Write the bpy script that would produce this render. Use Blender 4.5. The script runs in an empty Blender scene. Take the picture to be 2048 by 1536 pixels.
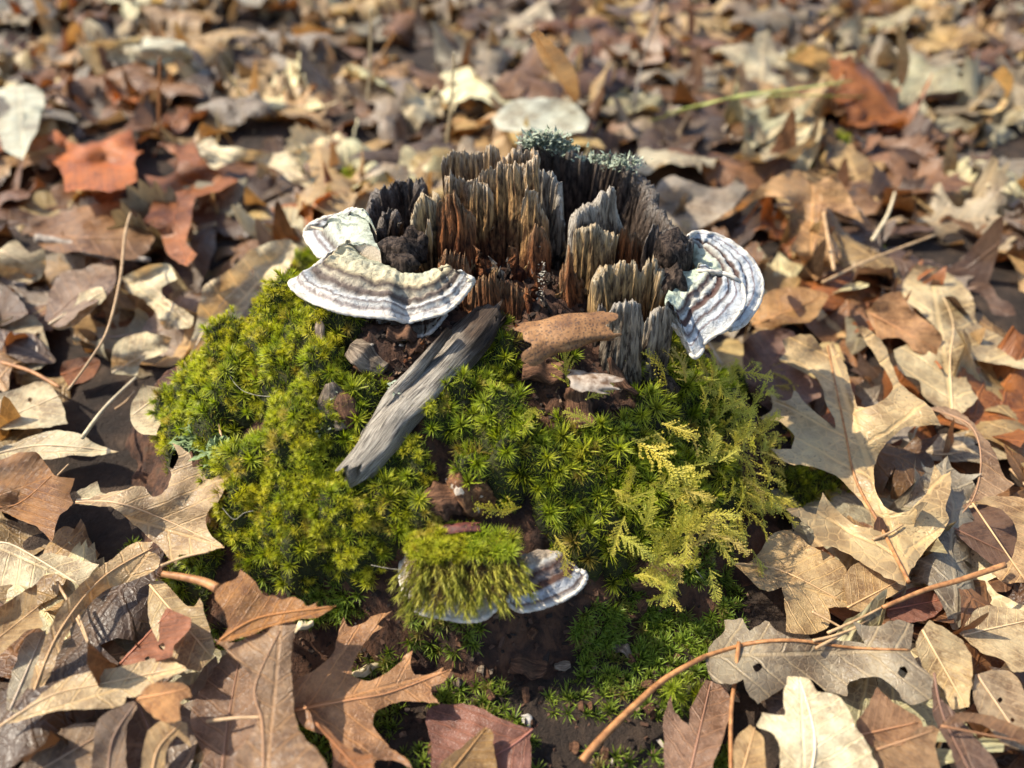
import bpy, math, random
import numpy as np
from mathutils import Vector, Matrix, Euler, geometry
random.seed(7); RNG = np.random.default_rng(7)
R = math.radians
SC = bpy.context.scene
COL = SC.collection
# ------------------------------------------------------------------ camera, sky, sun, exposure
CAM = np.array((0.0, -0.30, 0.30)); PITCH = R(42); FPX = 1639.0
cam = bpy.data.cameras.new('camera'); cam.sensor_width = 36; cam.lens = 36*FPX/2048
cam.clip_start = 0.01; cam.clip_end = 200
cam.dof.use_dof = True; cam.dof.focus_distance = 0.345; cam.dof.aperture_fstop = 5.2; cam.dof.aperture_blades = 0
co = bpy.data.objects.new('camera', cam); COL.objects.link(co)
co.location = CAM; co.rotation_euler = (math.pi/2-PITCH, 0, 0); SC.camera = co
SUN = Vector((-0.66, 0.15, 0.74)).normalized()
w = bpy.data.worlds.new('World'); SC.world = w; w.use_nodes = True
nt = w.node_tree; bg = nt.nodes['Background']
sky = nt.nodes.new('ShaderNodeTexSky'); sky.sky_type = 'NISHITA'; sky.sun_disc = False
sky.sun_elevation = math.asin(SUN.z); sky.sun_rotation = math.atan2(SUN.x, SUN.y)
sky.air_density = 1.0; sky.dust_density = 1.6; sky.ozone_density = 1.0
nt.links.new(sky.outputs[0], bg.inputs[0]); bg.inputs[1].default_value = 0.15
sun = bpy.data.lights.new('sun', 'SUN'); sun.energy = 4.6; sun.angle = R(0.6); sun.color = (1.0, 0.90, 0.74)
so = bpy.data.objects.new('sun', sun); COL.objects.link(so); so.rotation_euler = SUN.to_track_quat('Z', 'Y').to_euler()
SC.view_settings.view_transform = 'Standard'; SC.view_settings.look = 'None'
SC.view_settings.exposure = 1.0; SC.view_settings.gamma = 1.0
SC.cycles.max_bounces = 5; SC.cycles.use_adaptive_sampling = True; SC.cycles.adaptive_threshold = 0.02; SC.cycles.transparent_max_bounces = 4

# ------------------------------------------------------------------ pixel <-> place
FW = np.array((0, math.cos(PITCH), -math.sin(PITCH))); UP = np.array((0, math.sin(PITCH), math.cos(PITCH)))
def ray(u, v): return FW + np.array((1, 0, 0))*((u-1024)/FPX) + UP*((768-v)/FPX)
def at_z(u, v, z):
    d = ray(u, v); return CAM + d*((z-CAM[2])/d[2])
def at_y(u, v, y):
    d = ray(u, v); return CAM + d*((y-CAM[1])/d[1])
def project(P):
    d = P-CAM; df = d@FW
    return 1024+FPX*d[..., 0]/df, 768-FPX*(d@UP)/df

# ------------------------------------------------------------------ noise
def _h(ix, iy, s):
    n = (ix.astype(np.int64)*374761393 + iy.astype(np.int64)*668265263 + s*974634777) & 0x7fffffff
    n = ((n ^ (n >> 13))*1274126177) & 0x7fffffff
    return ((n ^ (n >> 16)) & 0xffff)/32767.5-1.0
def vn(x, y, s=0):
    x = np.asarray(x, float); y = np.asarray(y, float)+0*x; x = x+0*y
    ix = np.floor(x); iy = np.floor(y); fx = x-ix; fy = y-iy
    fx = fx*fx*fx*(fx*(fx*6-15)+10); fy = fy*fy*fy*(fy*(fy*6-15)+10)
    a = _h(ix, iy, s); b = _h(ix+1, iy, s); c = _h(ix, iy+1, s); d = _h(ix+1, iy+1, s)
    return (a*(1-fx)+b*fx)*(1-fy)+(c*(1-fx)+d*fx)*fy
def fbm(x, y, s=0, o=3):
    t = 0; a = 1.0
    for k in range(o): t = t+a*vn(np.asarray(x)*2**k, np.asarray(y)*2**k, s+k); a *= .5
    return t

# ------------------------------------------------------------------ the mound of the stump and the ground
MC = (-0.02, 0.0)
_TH = np.radians([-180, -135, -112, -90, -70, -45, 0, 45, 90, 135, 180])
_RR = np.array([.165, .153, .135, .126, .125, .135, .138, .13, .13, .14, .165])
_Q = np.array([0, .3, .42, .55, .75, .88, .96, 1.04, 1.15, 1.4, 9]); _Z = np.array([.090, .087, .077, .066, .046, .029, .014, .000, -.014, -.03, -.03])
def mq(x, y):
    dx = np.asarray(x, float)-MC[0]; dy = np.asarray(y, float)-MC[1]
    return np.hypot(dx, dy)/np.interp(np.arctan2(dy, dx), _TH, _RR)
def hm(x, y):
    x = np.asarray(x, float); y = np.asarray(y, float)
    q = mq(x, y)+.05*vn(x*22, y*22, 5)
    return np.interp(q, _Q, _Z)+.0045*fbm(x*55, y*55, 9)
def hg(x, y):
    x = np.asarray(x, float); y = np.asarray(y, float)
    return .006*vn(x*6, y*6, 3)+.003*fbm(x*40, y*40, 4)-.004
def hs(x, y): return np.maximum(hm(x, y), hg(x, y))
def on_mound(u, v):
    d = ray(u, v); t = np.linspace(.15, 1.2, 900); P = CAM+d*t[:, None]
    k = np.argmax(P[:, 2] < hs(P[:, 0], P[:, 1]))
    return P[k]
def nrm(f, x, y, e=.002):
    n = Vector((-(float(f(x+e, y))-float(f(x-e, y)))/(2*e), -(float(f(x, y+e))-float(f(x, y-e)))/(2*e), 1)); return n.normalized()

# ------------------------------------------------------------------ objects
def tag(o, label=None, cat=None, group=None, kind=None):
    if label: o['label'] = label
    if cat: o['category'] = cat
    if group: o['group'] = group
    if kind: o['kind'] = kind
    return o
def thing(name, loc, label, cat, group=None):
    o = bpy.data.objects.new(name, None); COL.objects.link(o); o.location = loc; o.empty_display_size = .01
    return tag(o, label, cat, group)
def mesh(name, V, F, mat=None, attrs=None, uv=None, smooth=True):
    me = bpy.data.meshes.new(name); me.from_pydata([tuple(map(float, p)) for p in V], [], [tuple(map(int, f)) for f in F])
    if smooth: me.polygons.foreach_set('use_smooth', np.ones(len(me.polygons), bool))
    for k, a in (attrs or {}).items():
        a = np.asarray(a, float)
        if a.ndim == 1: me.attributes.new(k, 'FLOAT', 'POINT').data.foreach_set('value', a)
        else: me.attributes.new(k, 'FLOAT_COLOR', 'POINT').data.foreach_set('color', np.c_[a[:, :3], np.ones(len(a))].ravel())
    if uv is not None:
        l = me.uv_layers.new(name='leaf'); idx = np.zeros(len(me.loops), int); me.loops.foreach_get('vertex_index', idx)
        l.data.foreach_set('uv', np.asarray(uv, float)[idx].ravel())
    if mat: me.materials.append(mat)
    me.update(); return me
def link(name, me, parent=None, loc=None):
    o = bpy.data.objects.new(name, me); COL.objects.link(o)
    if parent is not None: o.parent = parent
    if loc is not None: o.location = loc
    return o
def mk(name, V, F, mat, parent=None, top=None, attrs=None, uv=None, smooth=True):
    """V in world metres; kept local to `top` (the thing's Empty) or to its own base."""
    V = np.asarray(V, float)
    if parent is None:
        c = np.array((V[:, 0].mean(), V[:, 1].mean(), V[:, 2].min()))
        return link(name, mesh(name, V-c, F, mat, attrs, uv, smooth), None, c)
    base = np.array((top or parent).location)
    return link(name, mesh(name, V-base, F, mat, attrs, uv, smooth), parent)
class Acc:
    def __init__(s): s.V = []; s.F = []; s.A = {}; s.n = 0
    def add(s, V, F, **at):
        V = np.asarray(V, float); s.V.append(V)
        s.F += [tuple(i+s.n for i in f) for f in F]; s.n += len(V)
        for k, a in at.items():
            a = np.asarray(a, float)
            s.A.setdefault(k, []).append(np.broadcast_to(a, (len(V),)+a.shape[1:]) if a.ndim < 2 and a.size in (1, len(V)) else np.broadcast_to(a, (len(V), 3)))
    def arrays(s): return np.vstack(s.V), s.F, {k: np.concatenate(a) for k, a in s.A.items()}
def tube(P, rad, n=6, cap=True):
    P = np.asarray(P, float); m = len(P); rad = np.broadcast_to(np.asarray(rad, float), (m,))
    T = np.gradient(P, axis=0); V = []; F = []
    ref = np.array((.31, .22, .92))
    for i in range(m):
        t = T[i]/(np.linalg.norm(T[i])+1e-12); a = np.cross(t, ref); a /= np.linalg.norm(a)+1e-12; b = np.cross(t, a)
        for k in range(n):
            c = 2*math.pi*k/n; V.append(P[i]+rad[i]*(a*math.cos(c)+b*math.sin(c)))
    for i in range(m-1):
        for k in range(n): F.append((i*n+k, i*n+(k+1) % n, (i+1)*n+(k+1) % n, (i+1)*n+k))
    if cap: F.append(tuple(range(n))[::-1]); F.append(tuple(range((m-1)*n, m*n)))
    return np.array(V), F
def cr(P, n=6, closed=False):
    P = np.asarray(P, float); m = len(P); out = []
    for i in range(m if closed else m-1):
        g = (lambda k: P[k % m]) if closed else (lambda k: P[min(max(k, 0), m-1)])
        a, b, c, d = g(i-1), g(i), g(i+1), g(i+2)
        for t in np.arange(n)/n: out.append(.5*(2*b+(c-a)*t+(2*a-5*b+4*c-d)*t*t+(3*b-a-3*c+d)*t**3))
    if not closed: out.append(P[-1])
    return np.array(out)

# ------------------------------------------------------------------ materials
class NB:
    def __init__(s, name):
        s.m = bpy.data.materials.new(name); s.m.use_nodes = True; s.t = s.m.node_tree; s.t.nodes.clear()
        s.out = s.n('ShaderNodeOutputMaterial')
    def n(s, typ, ins=None, **kw):
        nd = s.t.nodes.new(typ)
        for k, v in kw.items(): setattr(nd, k, v)
        for k, v in (ins or {}).items():
            sk = nd.inputs[k]
            if hasattr(v, 'is_linked') or isinstance(v, bpy.types.NodeSocket): s.t.links.new(v, sk)
            else: sk.default_value = v
        return nd
    def math(s, op, a, b=0.0, c=0.0, clamp=False): return s.n('ShaderNodeMath', {0: a, 1: b, 2: c}, operation=op, use_clamp=clamp).outputs[0]
    def mr(s, v, a, b, c=0.0, d=1.0): return s.n('ShaderNodeMapRange', {0: v, 1: a, 2: b, 3: c, 4: d}, interpolation_type='SMOOTHSTEP').outputs[0]
    def mix(s, f, a, b, mode='MIX'):
        nd = s.n('ShaderNodeMix', data_type='RGBA', blend_type=mode)
        for k, v in ((0, f), (6, a), (7, b)):
            if isinstance(v, bpy.types.NodeSocket): s.t.links.new(v, nd.inputs[k])
            else: nd.inputs[k].default_value = v if k == 0 else (*v[:3], 1)
        return nd.outputs[2]
    def noise(s, vec, scale, detail=3, rough=.55, dist=0.0): return s.n('ShaderNodeTexNoise', {'Vector': vec, 'Scale': scale, 'Detail': detail, 'Roughness': rough, 'Distortion': dist}).outputs[0]
    def ramp(s, v, stops):
        nd = s.n('ShaderNodeValToRGB', {0: v}); e = nd.color_ramp.elements
        while len(e) < len(stops): e.new(.5)
        for k, (p, c) in enumerate(stops): e[k].position = p; e[k].color = (*c, 1)
        return nd.outputs[0]
    def attr(s, name, typ='GEOMETRY'): return s.n('ShaderNodeAttribute', attribute_name=name, attribute_type=typ)
    def mapping(s, vec, scale, loc=None):
        i = {'Vector': vec, 'Scale': scale}
        if loc is not None: i['Location'] = loc
        return s.n('ShaderNodeMapping', i).outputs[0]
    def bsdf(s, col, rough=.7, bump=None, bs=.4, bd=.0005, trans=0.0, tcol=None, spec=.35):
        p = s.n('ShaderNodeBsdfPrincipled', {'Base Color': col if isinstance(col, bpy.types.NodeSocket) else (*col, 1), 'Roughness': rough, 'Specular IOR Level': spec})
        if bump is not None:
            b = s.n('ShaderNodeBump', {'Strength': bs, 'Distance': bd, 'Height': bump}); s.t.links.new(b.outputs[0], p.inputs['Normal'])
        o = p.outputs[0]
        if trans:
            tr = s.n('ShaderNodeBsdfTranslucent', {'Color': tcol if tcol is not None else col})
            o = s.n('ShaderNodeMixShader', {0: trans, 1: o, 2: tr.outputs[0]}).outputs[0]
        s.t.links.new(o, s.out.inputs[0]); return s.m

def leaf_material(name, from_attr):
    b = NB(name)
    uv = b.n('ShaderNodeUVMap', uv_map='leaf').outputs[0]
    if from_attr: tint = b.attr('tint').outputs[0]; rnd = b.math('MULTIPLY', b.attr('seed').outputs[2], 1.0)
    else:
        oi = b.n('ShaderNodeObjectInfo'); tint = oi.outputs['Color']; rnd = oi.outputs['Random']
    off = b.n('ShaderNodeCombineXYZ', {0: b.math('MULTIPLY', rnd, 37.0), 1: b.math('MULTIPLY', rnd, 91.0)}).outputs[0]
    vec = b.n('ShaderNodeVectorMath', {0: uv, 1: off}, operation='ADD').outputs[0]
    big = b.noise(vec, 3.2, 4, .6); mid = b.noise(vec, 14, 4, .62); fine = b.noise(vec, 90, 3, .6)
    sx = b.n('ShaderNodeSeparateXYZ', {0: uv}); wob = b.math('MULTIPLY', b.math('SUBTRACT', b.noise(vec, 7, 2), .5), .06)
    ax = b.math('ABSOLUTE', sx.outputs[0])
    t = b.math('MULTIPLY', b.math('ADD', b.math('SUBTRACT', sx.outputs[1], b.math('MULTIPLY', ax, .82)), wob), 7.0)
    dv = b.math('ABSOLUTE', b.math('SUBTRACT', b.math('FRACT', t), .5))
    side = b.mr(dv, .085, .015)
    wide = b.mr(dv, .26, .0)
    rib = b.mr(ax, .016, .004)
    vein = b.math('MAXIMUM', side, rib)
    net = b.n('ShaderNodeTexVoronoi', {'Vector': vec, 'Scale': 26.0, 'Randomness': .95}, feature='DISTANCE_TO_EDGE').outputs[0]
    netm = b.mr(net, .09, .0)
    net2 = b.mr(b.n('ShaderNodeTexVoronoi', {'Vector': vec, 'Scale': 75.0}, feature='DISTANCE_TO_EDGE').outputs[0], .12, .0)
    tint = b.mix(1.0, tint, (.98, 1.03, .93), 'MULTIPLY')
    dark = b.mix(1.0, tint, (.42, .34, .29), 'MULTIPLY')
    pale = b.mix(1.0, tint, (1.35, 1.38, 1.42), 'MULTIPLY')
    c = b.mix(b.mr(big, .34, .66), dark, tint)
    c = b.mix(b.math('MULTIPLY', b.mr(mid, .48, .72), .65), c, pale)
    c = b.mix(b.math('MULTIPLY', b.mr(big, .60, .75), .45), c, b.mix(1.0, tint, (.78, .74, .76), 'MULTIPLY'))
    speck = b.math('MULTIPLY', b.mr(fine, .56, .68), b.mr(b.noise(vec, 4, 2), .42, .60))
    patch = b.mr(b.noise(vec, 6.5, 5, .7, .6), .54, .64)
    c = b.mix(b.math('MULTIPLY', patch, .55), c, b.mix(1.0, tint, (.62, .56, .52), 'MULTIPLY'))
    grime = b.mr(b.noise(vec, 34, 4, .7), .56, .70)
    c = b.mix(b.math('MULTIPLY', grime, .5), c, b.mix(1.0, tint, (.36, .30, .26), 'MULTIPLY'))
    c = b.mix(b.math('MULTIPLY', speck, .8), c, (.035, .02, .014))
    c = b.mix(b.math('MULTIPLY', b.math('MAXIMUM', b.math('MULTIPLY', netm, .30), b.math('MULTIPLY', vein, .55)), 1.0), c, b.mix(1.0, tint, (1.5, 1.35, 1.15), 'MULTIPLY'))
    h = b.math('ADD', b.math('MULTIPLY', vein, 1.1), b.math('ADD', b.math('MULTIPLY', wide, -.5), b.math('ADD', b.math('MULTIPLY', netm, .35), b.math('ADD', b.math('MULTIPLY', net2, .15), b.math('MULTIPLY', mid, .9)))))
    tc = b.mix(1.0, c, (1.5, 1.05, .62), 'MULTIPLY')
    rough = b.math('ADD', b.math('MULTIPLY', mid, .34), .26)
    return b.bsdf(c, rough, h, .55, .0008, .22, tc, .45)
M = {}
M['leaf'] = leaf_material('dry_leaf', False); M['litter'] = leaf_material('old_litter', True)

def moss_material(name, base, tip, brown, use_obj=True):
    b = NB(name); t = b.attr('tip').outputs[2]
    if use_obj: rnd = b.n('ShaderNodeObjectInfo').outputs['Random']
    else: rnd = b.attr('seed').outputs[2]
    g = b.n('ShaderNodeNewGeometry').outputs['Position']; n = b.noise(g, 28, 3, .6)
    k = b.mr(b.math('ADD', b.math('MULTIPLY', n, .75), b.math('MULTIPLY', rnd, .35)), .34, .78)
    tipc = b.mix(k, tip, (tip[0]*1.32, tip[1]*1.10, tip[2]*1.1))
    c = b.mix(b.mr(t, .0, .85), base, tipc)
    c = b.mix(b.math('MULTIPLY', b.mr(rnd, .86, .95), .75), c, brown)
    return b.bsdf(c, .5, None, trans=.36, tcol=b.mix(1.0, c, (1.25, 1.3, .5), 'MULTIPLY'), spec=.3)
M['moss'] = moss_material('cushion_moss', (.055, .072, .006), (.34, .41, .028), (.26, .17, .05))
M['moss_y'] = moss_material('yellow_moss', (.10, .108, .008), (.50, .52, .040), (.42, .32, .08))  # yellower, brighter pigment than the cushion moss
M['moss_f'] = moss_material('feather_moss', (.19, .185, .02), (.56, .53, .09), (.42, .32, .11))
M['moss_s'] = moss_material('carpet_moss', (.03, .045, .008), (.19, .28, .03), (.20, .14, .05), False)
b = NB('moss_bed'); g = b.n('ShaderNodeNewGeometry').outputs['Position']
M['bed'] = b.bsdf(b.ramp(b.noise(g, 90, 4), [(.3, (.010, .009, .003)), (.55, (.028, .032, .005)), (.8, (.06, .045, .014))]), .9, b.noise(g, 600, 3), .8, .002)  # dark bed colour carries the shade between and beneath the shoots
b = NB('soil'); g = b.n('ShaderNodeNewGeometry').outputs['Position']
M['soil'] = b.bsdf(b.ramp(b.noise(g, 60, 6, .65), [(.3, (.010, .007, .005)), (.5, (.028, .018, .012)), (.64, (.055, .035, .022)), (.78, (.09, .06, .04))]), .9, b.noise(g, 350, 5, .7), .9, .004)
b = NB('rotten_wood'); g = b.n('ShaderNodeNewGeometry').outputs['Position']
M['rot'] = b.bsdf(b.ramp(b.noise(b.mapping(g, (1, 1, .35)), 120, 6, .65, .4), [(.28, (.010, .006, .004)), (.46, (.04, .018, .010)), (.58, (.10, .045, .022)), (.7, (.06, .035, .02)), (.85, (.16, .10, .06))]), .85, b.noise(b.mapping(g, (1, 1, .4)), 420, 5, .7), .9, .003)
def wood_material(name, low, mid, grey, zs=.07):
    b = NB(name); g = b.n('ShaderNodeNewGeometry').outputs['Position']
    f1 = b.noise(b.mapping(g, (1, 1, zs*.7)), 620, 5, .65, .2); f2 = b.noise(b.mapping(g, (1, 1, zs)), 1900, 3, .6); bl = b.noise(g, 75, 4, .6)
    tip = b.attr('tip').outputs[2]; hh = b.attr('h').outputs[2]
    body = b.mix(b.mr(b.math('ADD', hh, b.math('MULTIPLY', b.math('SUBTRACT', bl, .5), 1.3)), .22, .74), low, mid)
    dk = b.mix(1.0, body, (.13, .10, .09), 'MULTIPLY')
    c = b.mix(b.mr(f1, .38, .60), dk, body)
    c = b.mix(b.math('MULTIPLY', b.mr(f1, .55, .72), .65), c, b.mix(1.0, body, (1.8, 1.75, 1.6), 'MULTIPLY'))
    c = b.mix(b.math('MULTIPLY', b.mr(bl, .60, .72), b.math('SUBTRACT', 1.0, b.math('MULTIPLY', tip, .6))), c, (.012, .008, .006))
    c = b.mix(b.math('MULTIPLY', tip, b.mr(f2, .30, .62)), c, grey)  # weathered broken edge, with sunlit brightness put into its colour too
    return b.bsdf(c, .78, b.math('ADD', f1, b.math('MULTIPLY', f2, .5)), 1.0, .0030, spec=.2)
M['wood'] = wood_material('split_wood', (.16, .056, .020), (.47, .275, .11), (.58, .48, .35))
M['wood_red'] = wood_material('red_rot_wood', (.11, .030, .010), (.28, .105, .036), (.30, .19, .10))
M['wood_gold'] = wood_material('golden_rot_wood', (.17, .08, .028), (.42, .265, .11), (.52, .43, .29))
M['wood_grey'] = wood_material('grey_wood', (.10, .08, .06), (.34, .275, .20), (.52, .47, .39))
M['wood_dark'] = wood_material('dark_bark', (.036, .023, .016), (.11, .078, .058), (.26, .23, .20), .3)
b = NB('weathered_stick'); uv = b.n('ShaderNodeUVMap', uv_map='leaf').outputs[0]; g = b.n('ShaderNodeNewGeometry').outputs['Position']
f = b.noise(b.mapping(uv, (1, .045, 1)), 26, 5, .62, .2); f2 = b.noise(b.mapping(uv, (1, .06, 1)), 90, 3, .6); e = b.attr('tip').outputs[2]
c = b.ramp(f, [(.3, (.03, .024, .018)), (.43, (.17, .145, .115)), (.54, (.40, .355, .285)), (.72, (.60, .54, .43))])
c = b.mix(b.mr(b.math('ADD', e, b.math('MULTIPLY', b.math('SUBTRACT', b.noise(g, 70), .5), .8)), .55, .95), c, b.mix(1.0, c, (.22, .15, .11), 'MULTIPLY'))  # upper end darkened: the shade on that face is put into the colour
M['stick'] = b.bsdf(c, .75, b.math('ADD', f, b.math('MULTIPLY', f2, .5)), .9, .0022)
def plain(name, c1, c2, scale=200, rough=.7, stretch=(1, 1, 1), bump=.5):
    b = NB(name); g = b.n('ShaderNodeNewGeometry').outputs['Position']; n = b.noise(b.mapping(g, stretch), scale, 4, .6)
    return b.bsdf(b.ramp(n, [(.35, c1), (.65, c2)]), rough, n, bump, .0008)
b = NB('rib'); oc = b.n('ShaderNodeObjectInfo').outputs['Color']; g = b.n('ShaderNodeNewGeometry').outputs['Position']
M['rib'] = b.bsdf(b.mix(b.noise(g, 250), oc, b.mix(1.0, oc, (1.25, 1.1, .9), 'MULTIPLY')), .6)
M['petiole'] = plain('leaf_stalk', (.20, .085, .03), (.40, .19, .07), 300, .55)
M['rib_pale'] = plain('pale_rib', (.30, .20, .11), (.52, .38, .23), 300, .6)
M['twig'] = plain('twig_bark', (.10, .075, .055), (.36, .31, .25), 260, .8)
M['needle'] = plain('dry_needle', (.28, .17, .08), (.48, .32, .17), 200, .5)
M['straw'] = plain('dry_straw', (.40, .32, .19), (.62, .52, .34), 200, .55)
M['grass'] = plain('green_grass_blade', (.25, .31, .06), (.42, .44, .14), 120, .45)
M['lichen'] = plain('grey_lichen', (.12, .15, .10), (.36, .40, .29), 500, .9)
M['lichen_d'] = plain('green_lichen', (.09, .13, .045), (.22, .29, .13), 500, .9)
M['mycel'] = plain('white_mycelium', (.16, .14, .10), (.34, .31, .25), 900, .8)
M['shell'] = plain('shell_white', (.13, .075, .04), (.42, .35, .27), 320, .35, (1, 1, 1), .2)
M['scrap'] = plain('dark_red_scrap', (.03, .008, .006), (.12, .03, .02), 500, .6)
M['stone'] = plain('pale_pebble', (.25, .22, .18), (.5, .47, .42), 400, .7)

def grain(name, stops):
    b = NB(name); uv = b.n('ShaderNodeUVMap', uv_map='leaf').outputs[0]; g = b.n('ShaderNodeNewGeometry').outputs['Position']
    f = b.noise(b.mapping(uv, (1, .12, 1)), 9, 5, .65, .3); f2 = b.noise(g, 900, 3, .6)
    c = b.mix(b.math('MULTIPLY', b.mr(b.noise(g, 130, 3), .5, .65), .5), b.ramp(f, stops), (.03, .02, .013))
    return b.bsdf(c, .85, b.math('ADD', f, b.math('MULTIPLY', f2, .4)), .9, .0015, spec=.2)
M['bark'] = grain('bark_chip', [(.3, (.020, .011, .007)), (.45, (.075, .036, .020)), (.6, (.17, .085, .045)), (.75, (.24, .14, .08))])
M['chip'] = grain('wood_chip', [(.3, (.035, .025, .018)), (.45, (.14, .105, .075)), (.6, (.30, .235, .165)), (.75, (.42, .35, .26))])
def fungus_material(name, stops, cream=.0):
    b = NB(name); s = b.attr('s').outputs[2]; g = b.n('ShaderNodeNewGeometry').outputs['Position']
    n1 = b.noise(g, 60, 4, .6); n2 = b.noise(g, 420, 4, .65); n3 = b.noise(g, 1500, 3, .6)
    ss = b.math('ADD', s, b.math('ADD', b.math('MULTIPLY', b.math('SUBTRACT', n1, .5), .10), b.math('MULTIPLY', b.math('SUBTRACT', n2, .5), .06)))
    c = b.ramp(ss, stops)
    c = b.mix(b.math('MULTIPLY', b.mr(n2, .46, .66), .55), c, b.mix(1.0, c, (.40, .36, .33), 'MULTIPLY'))
    crack = b.n('ShaderNodeTexVoronoi', {'Vector': b.mapping(g, (1, 1, 1)), 'Scale': 260.0}, feature='DISTANCE_TO_EDGE').outputs[0]
    ck = b.math('MULTIPLY', b.mr(crack, .06, .0), b.mr(n1, .42, .6))
    c = b.mix(b.math('MULTIPLY', ck, .28), c, (.10, .075, .06))
    h = b.math('ADD', b.math('MULTIPLY', n2, .8), b.math('SUBTRACT', b.math('MULTIPLY', n3, .4), b.math('MULTIPLY', ck, .12)))
    return b.bsdf(c, .9, h, .8, .0012, spec=.12)
W = (.55, .53, .48); BW = (.40, .425, .43); GB = (.085, .065, .055); CR = (.44, .39, .255); GN = (.36, .40, .31); PB = (.075, .040, .036)
M['fungus_a'] = fungus_material('zoned_cream_bracket', [(0, (.34, .37, .28)), (.20, (.40, .385, .27)), (.42, CR), (.50, (.27, .225, .145)), (.55, GB), (.59, (.36, .32, .24)), (.64, (.13, .105, .09)), (.69, GB), (.74, (.33, .32, .29)), (.80, (.44, .45, .44)), (.83, (.15, .125, .115)), (.86, (.50, .49, .45)), (.90, (.25, .21, .19)), (.93, W), (1, (.60, .56, .50))])
M['fungus_b'] = fungus_material('pale_green_bracket', [(0, (.30, .33, .26)), (.35, (.42, .45, .37)), (.60, (.40, .42, .35)), (.70, (.12, .10, .09)), (.76, BW), (.83, (.15, .12, .115)), (.88, BW), (1, W)])
M['fungus_c'] = fungus_material('zoned_blue_white_bracket', [(0, (.32, .37, .28)), (.30, (.42, .47, .37)), (.36, (.40, .42, .34)), (.40, PB), (.45, (.34, .33, .29)), (.50, (.42, .43, .40)), (.53, PB), (.60, (.10, .07, .06)), (.63, BW), (.69, (.42, .45, .47)), (.72, (.11, .075, .07)), (.76, BW), (.82, (.40, .43, .45)), (.845, (.16, .12, .12)), (.87, (.42, .45, .47)), (1, W)])
M['fungus_e'] = fungus_material('brown_banded_bracket', [(0, (.24, .19, .14)), (.25, (.26, .22, .17)), (.33, (.30, .30, .28)), (.40, (.18, .15, .13)), (.46, (.07, .038, .03)), (.55, (.20, .165, .15)), (.62, (.06, .03, .022)), (.72, (.08, .045, .035)), (.77, (.33, .34, .35)), (.88, (.29, .30, .31)), (.91, (.12, .085, .07)), (1, (.42, .40, .36))])
M['fungus_d'] = fungus_material('brown_grey_bracket', [(0, (.20, .16, .12)), (.4, (.28, .23, .17)), (.7, (.12, .08, .06)), (.8, (.25, .21, .16)), (.9, (.33, .29, .22)), (1, (.42, .38, .31))])
M['pores'] = plain('pore_surface', (.45, .36, .26), (.66, .56, .43), 1400, .9, (1, 1, 1), .8)
M['rim'] = plain('bracket_rim', (.38, .33, .26), (.58, .55, .48), 500, .8)
# ------------------------------------------------------------------ ground
def grid_axis():
    a = np.concatenate([np.linspace(-12, -1.4, 12), np.linspace(-1.3, 1.3, 150), np.linspace(1.4, 12, 12)]); return a
gx = grid_axis(); X, Y = np.meshgrid(gx, gx); Z = hg(X, Y); n = len(gx)
V = np.c_[X.ravel(), Y.ravel(), Z.ravel()]
F = [(j*n+i, j*n+i+1, (j+1)*n+i+1, (j+1)*n+i) for j in range(n-1) for i in range(n-1)]
tag(link('ground', mesh('ground', V, F, M['soil'])), 'dark brown woodland soil under the leaf litter', kind='structure')

# ------------------------------------------------------------------ the stump
ST = thing('tree_stump', (MC[0], MC[1], 0), 'low rotten tree stump with splintered wood standing out of green moss', 'tree stump')
na, nr = 220, 110
th = np.linspace(0, 2*np.pi, na, endpoint=False); rr = np.linspace(0.001, .195, nr)
T, RRg = np.meshgrid(th, rr); X = MC[0]+RRg*np.cos(T); Y = MC[1]+RRg*np.sin(T); Z = hm(X, Y)
Z = Z+.0022*fbm(X*230, Y*230, 21, 3)*(mq(X, Y) < 1.05)
V = np.c_[X.ravel(), Y.ravel(), Z.ravel()]
F = [(i*na+j, i*na+(j+1) % na, (i+1)*na+(j+1) % na, (i+1)*na+j) for i in range(nr-1) for j in range(na)]
mk('rotten_core', V, F, M['rot'], ST)

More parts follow.
